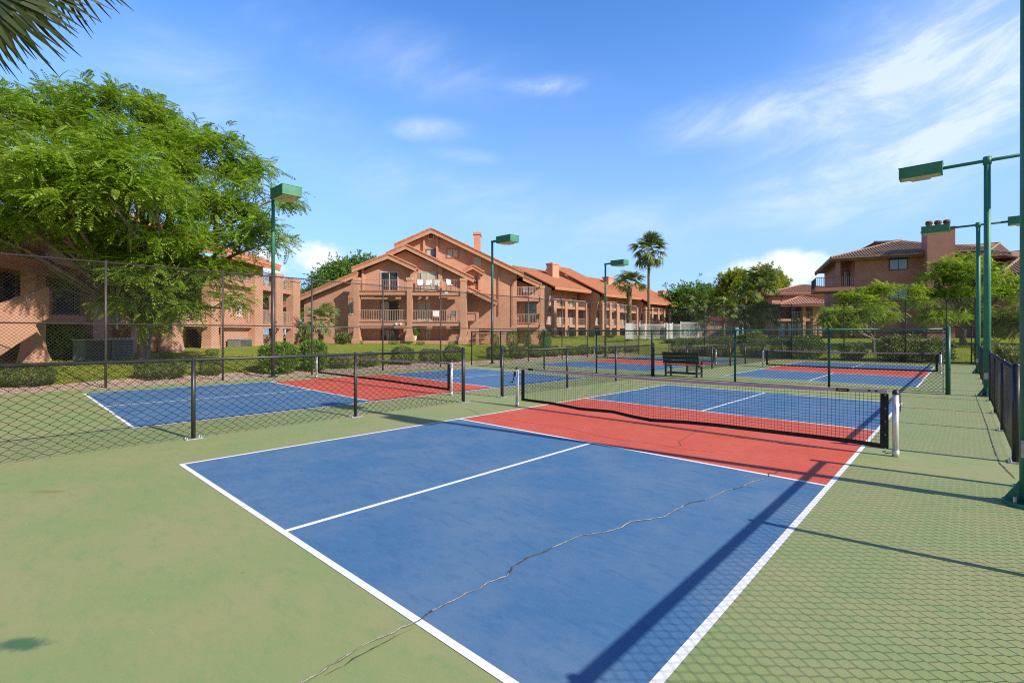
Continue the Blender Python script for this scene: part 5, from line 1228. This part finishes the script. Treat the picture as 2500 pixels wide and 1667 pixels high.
def bush(kind, label, p, wx, h, group=None, name='bush', cat='bush', rz=None):
    global nb_; nb_ += 1
    t = thing(name, p, label, cat, group); t.scale = (wx/2*SC[kind], wx/2*random.uniform(.85, 1.05)*SC[kind], h/2*.94); t.rotation_euler = (0, 0, random.uniform(0, 6.28) if rz is None else rz)
    link(bpy.data.objects.new('foliage', BM[kind][nb_ % len(BM[kind])]), t); link(bpy.data.objects.new('stems', STEMS[nb_ % 2]), t); return t
def bush_row(items, line, axis, kind, group, depth=.0):
    for u, vt, wp, k, lab in items:
        r = ray(u, 800); t_ = (line-(CAM.x if axis == 0 else CAM.y))/(r.x if axis == 0 else r.y); p = CAM+r*t_; p.z = hgt(p.x, p.y)
        h = CAM.z+(SY-vt)/FPX*t_-p.z; bush(k or kind, lab, p, wp/FPX*t_, max(.35, h), group)
WG = 'clipped bushes along the gravel strip'
bush_row([(70, 890, 118, None, 'wide low clipped bush at the far left of the gravel strip'), (392, 880, 110, None, 'low clipped bush on the gravel below the big tree'), (515, 873, 58, None, 'small dark bush just left of the lamp post by the big tree')], -17.75, 0, 'dark', WG)
bush_row([(682, 838, 100, None, 'taller bright leafy bush just right of the lamp post by the big tree'), (766, 830, 72, None, 'taller bright leafy bush right beside its twin, left of the near net post')], -17.5, 0, 'tall', WG)
bush_row([(828, 866, 56, None, 'dark bush right of the pair of taller bright bushes'), (899, 857, 50, None, 'dark bush behind the left end of the left court net'), (984, 843, 62, None, 'dark upright bush behind the middle of the left court net'),
          (1050, 849, 60, None, 'dark bush behind the right half of the left court net'), (1106, 842, 52, None, 'dark bush left of the fence gap, near the middle lamp post')], -17.9, 0, 'dark', WG)
bush_row([(1212, 842, 54, None, 'dark bush just right of the middle lamp post'), (1265, 843, 50, None, 'second dark bush right of the middle lamp post'), (1308, 841, 44, None, 'third dark bush right of the middle lamp post'),
          (1350, 843, 42, None, 'fourth dark bush right of the middle lamp post'), (1392, 843, 38, None, 'fifth dark bush right of the middle lamp post'), (1425, 841, 38, None, 'sixth dark bush right of the middle lamp post'),
          (1460, 842, 36, None, 'dark bush hugging the left of the third lamp post'), (1500, 843, 34, None, 'dark bush right of the third lamp post'), (1540, 843, 40, None, 'dark bush behind the far net left of the bench')], -18.0, 0, 'dark', WG)
NG = 'bushes beyond the far fence'
bush_row([(1662, 823, 46, None, 'rounded dark bush behind the left end of the bench'), (1714, 822, 46, None, 'rounded dark bush behind the right end of the bench'), (1768, 820, 50, None, 'rounded dark bush left of the nearest green fence gap post'),
          (1838, 822, 56, None, 'dark bush behind the left post of the far right net'), (1968, 814, 72, None, 'big dark bush behind the left half of the far right net'), (1915, 822, 52, None, 'dark bush beside the big one behind the far right net')], 29.9, 1, 'north', NG)
bush_row([(2082, 834, 52, None, 'yellowish small bush behind the middle of the far right net'), (2198, 817, 96, None, 'large pale leafy bush behind the right half of the far right net'), (2283, 826, 66, None, 'pale leafy bush behind the right post of the far right net'),
          (2408, 826, 46, None, 'pale bush just beyond the gate, right of the lamp post'), (2480, 842, 70, None, 'low yellow green clipped bush at the right edge')], 30.1, 1, 'pale', NG)
PG = 'shrubs in front of the pool fence'
for u, vt, wp, t_, k, lab in ((1690, 825, 50, 50, 'pale', 'loose shrub left in front of the white pool fence'), (1745, 821, 52, 50, 'north', 'dark shrub in front of the pool house'), (1800, 819, 60, 47, 'pale', 'loose pale shrub below the low cluster palms'), (1842, 809, 54, 46, 'pale', 'tallest pale shrub below the palm cluster'),
                              (1885, 825, 60, 46, 'pale', 'pale shrub right of the tallest one below the palm cluster'), (1930, 827, 60, 45, 'north', 'dark green shrub below the small pool palm'), (1640, 827, 40, 52, 'pale', 'small loose shrub near the pool fence left end'), (1975, 830, 46, 46, 'pale', 'pale shrub left of the shaded house corner')):
    p = ground_at(u, t_); bush(k, lab, p, wp/FPX*t_, CAM.z+(SY-vt)/FPX*t_-p.z, PG)
CG = 'low shrubs around the gabled house'
for x, y, wp, t_, k, lab in ((730, 1042, 34, 41.5, 'round', 'tiny clipped ball shrub at the left column of the gabled house'), (975, 1036, 88, 40.5, 'round', 'wide bright mound shrub before the plinth of the gabled house'), (1090, 1042, 44, 41, 'round', 'small bright shrub at the middle column of the gabled house'),
                             (1182, 1042, 76, 41, 'round', 'bright mound shrub right of the middle column of the gabled house'), (1420, 1044, 60, 40.5, 'round', 'bright shrub near the right potted plant of the gabled house'), (1562, 1056, 56, 41, 'round', 'bright mound shrub at the foot of the outside stair'),
                             (1750, 985, 76, 41, 'round', 'smaller rounded green shrub right of the outside stair'), (1888, 955, 128, 41, 'round', 'large rounded green shrub under the right balconies of the gabled house'), (2000, 975, 60, 42, 'pale', 'thin shrub below the right balcony column'), (2135, 960, 90, 43, 'pale', 'loose flowering shrub between the gabled house and the long row'), (2150, 1010, 80, 41, 'round', 'low bright shrub in front of the loose flowering one')):
    u = cx(x); p = ground_at(u, t_); bush(k, lab, p, wp/3.136/FPX*t_, max(.3, CAM.z+(SY-cy(y))/FPX*t_-p.z), CG)
p = ground_at(838, 40.5); bush('blade', 'spiky grass clump on the bed left of the gabled house columns', p, 1.0, .75, None, 'grass_clump', 'plant')
p = ground_at(745, 38); bush('blade', 'spiky pale plant left of the bushy fan palm', p, .8, 1.3, None, 'spiky_plant', 'plant')
for u, vt, wp, t_, lab in ((518, 850, 38, 25.5, 'bright low shrub at the foot of the left house columns'), (405, 858, 30, 22.5, 'small bright shrub right of the big tree trunk'), (130, 800, 120, 20.6, 'tall shaded leafy shrub under the big tree near the left edge')):
    p = ground_at(u, t_); bush('tall' if u == 130 else 'round', lab, p, wp/FPX*t_, CAM.z+(SY-vt)/FPX*t_-p.z, 'shrubs by the left house')
for u, vt, wp, t_, lab in ((1445, 808, 18, 66, 'small shrub left by the long row columns'), (1490, 806, 20, 66, 'dark shrub by the long row beside the third lamp post'), (1395, 804, 22, 66, 'rounded shrub at the near corner of the long row')):
    p = ground_at(u, t_); bush('north', lab, p, wp/FPX*t_, CAM.z+(SY-vt)/FPX*t_-p.z, 'shrubs along the long row')
# potted plants on the plinth
for x, lab in ((1135, 'white pot with a leafy plant beside the middle column of the gabled house'), (1470, 'white pot with a small tree beside the right column of the gabled house')):
    a, z = CF.px(cx(x), cy(1040), .7); p = CF.W(a, z, .7); t = thing('potted_plant', p, lab, 'potted plant', 'potted plants on the plinth')
    mb = MB(); mb.tube([p, p+UP*.12, p+UP*.42, p+UP*.44], [.13, .17, .22, .24], 14); build('pot', mb, PICKET_M, t, p)
    mb = MB(); mb.tube([p+UP*.4, p+UP*.95], [.03, .02], 6); build('stem', mb, TWIG, t, p)
    o = bpy.data.objects.new('foliage', BM['tall' if x < 1300 else 'round'][0]); link(o, t); o.scale = (.42, .42, .50) if x < 1300 else (.45, .45, .30); o.location = (0, 0, .50 if x < 1300 else .9)
# small garden lantern posts
for u, v0, t_, lab in ((671, 782, 37, 'grey garden lantern post in front of the left house stair'), (1388, 795, 62, 'dark garden lantern post at the near end of the long row')):
    p = ground_at(u, t_); top = CAM.z+(SY-v0)/FPX*t_; t = thing('garden_lantern', p, lab, 'lantern post', 'garden lantern posts')
    mb = MB(); mb.tube([p-UP*.05, V3((p.x, p.y, top-.5))], .07, 8); build('post', mb, COOLM, t, p)
    c_ = V3((p.x, p.y, top-.5)); mb = MB(); mb.tube([c_, c_+UP*.04], .14, 8); mb.tube([c_+UP*.36, c_+UP*.42, c_+UP*.5], [.19, .13, .02], 8)
    for a in range(4): d = V3((math.cos(a*1.57), math.sin(a*1.57), 0))*.13; mb.tube([c_+d, c_+d+UP*.38], .012, 4)
    build('lantern_cage', mb, RAILD_M, t, c_); mb = MB(); mb.tube([c_+UP*.05, c_+UP*.35], .10, 10); build('lantern_glass', mb, LENS_M, t, c_)
# grass blades on the lawns nearest the courts
def grass():
    n = 30000; x = RNG.uniform(-23.5, -17.45, n); y = RNG.uniform(-10.5, 19, n); n2 = 12000; x = np.concatenate([x, RNG.uniform(-14, 14, n2)]); y = np.concatenate([y, RNG.uniform(29.4, 36, n2)])
    z = np.array([hgt(a, b) for a, b in zip(x, y)]); P = np.stack([x, y, z], 1)[:, :]; D = RNG.normal(size=P.shape)*.35+np.array([0, 0, 1.0]); keep = (x > -14.5) | (x < -17.95+.22*np.sin(y*.55)+.12*np.sin(y*1.7+1)); P, D = P[keep], D[keep]
    M = frames(D, RNG.uniform(0, 6, len(P)), RNG.uniform(.05, .11, len(P)), .1); v, f = scatter(*LEAF2, M, P); me = mesh_np('grass', v, f); me.materials.append(GRASSB); o = bpy.data.objects.new('grass', me); link(o); tag(o, 'short green grass growing on the lawns beside the courts', 'grass', kind='stuff')
grass()

def litter():
    n = 260; x = RNG.uniform(-14, 4.4, n); y = RNG.uniform(-8.3, 12, n); k = RNG.random(n) < .5; x = np.where(k, RNG.normal(4.2, .35, n), x); x = np.clip(x, -15, 4.5)
    a = RNG.uniform(0, 6.283, n); D = np.stack([np.cos(a), np.sin(a), RNG.normal(0, .12, n)], 1); P = np.stack([x, y, np.full(n, .012)], 1)
    M = frames(D, RNG.normal(0, .4, n), RNG.uniform(.012, .038, n), .2); v, f = scatter(*LEAF2, M, P); me = mesh_np('leaf_litter', v, f); me.materials.append(mat('dry leaf', (.42, .33, .17, 1), (.22, .15, .07, 1), 30, .9)); o = bpy.data.objects.new('leaf_litter', me); link(o); tag(o, 'tiny dry leaves blown over the painted courts', 'leaf litter', kind='stuff')
litter()
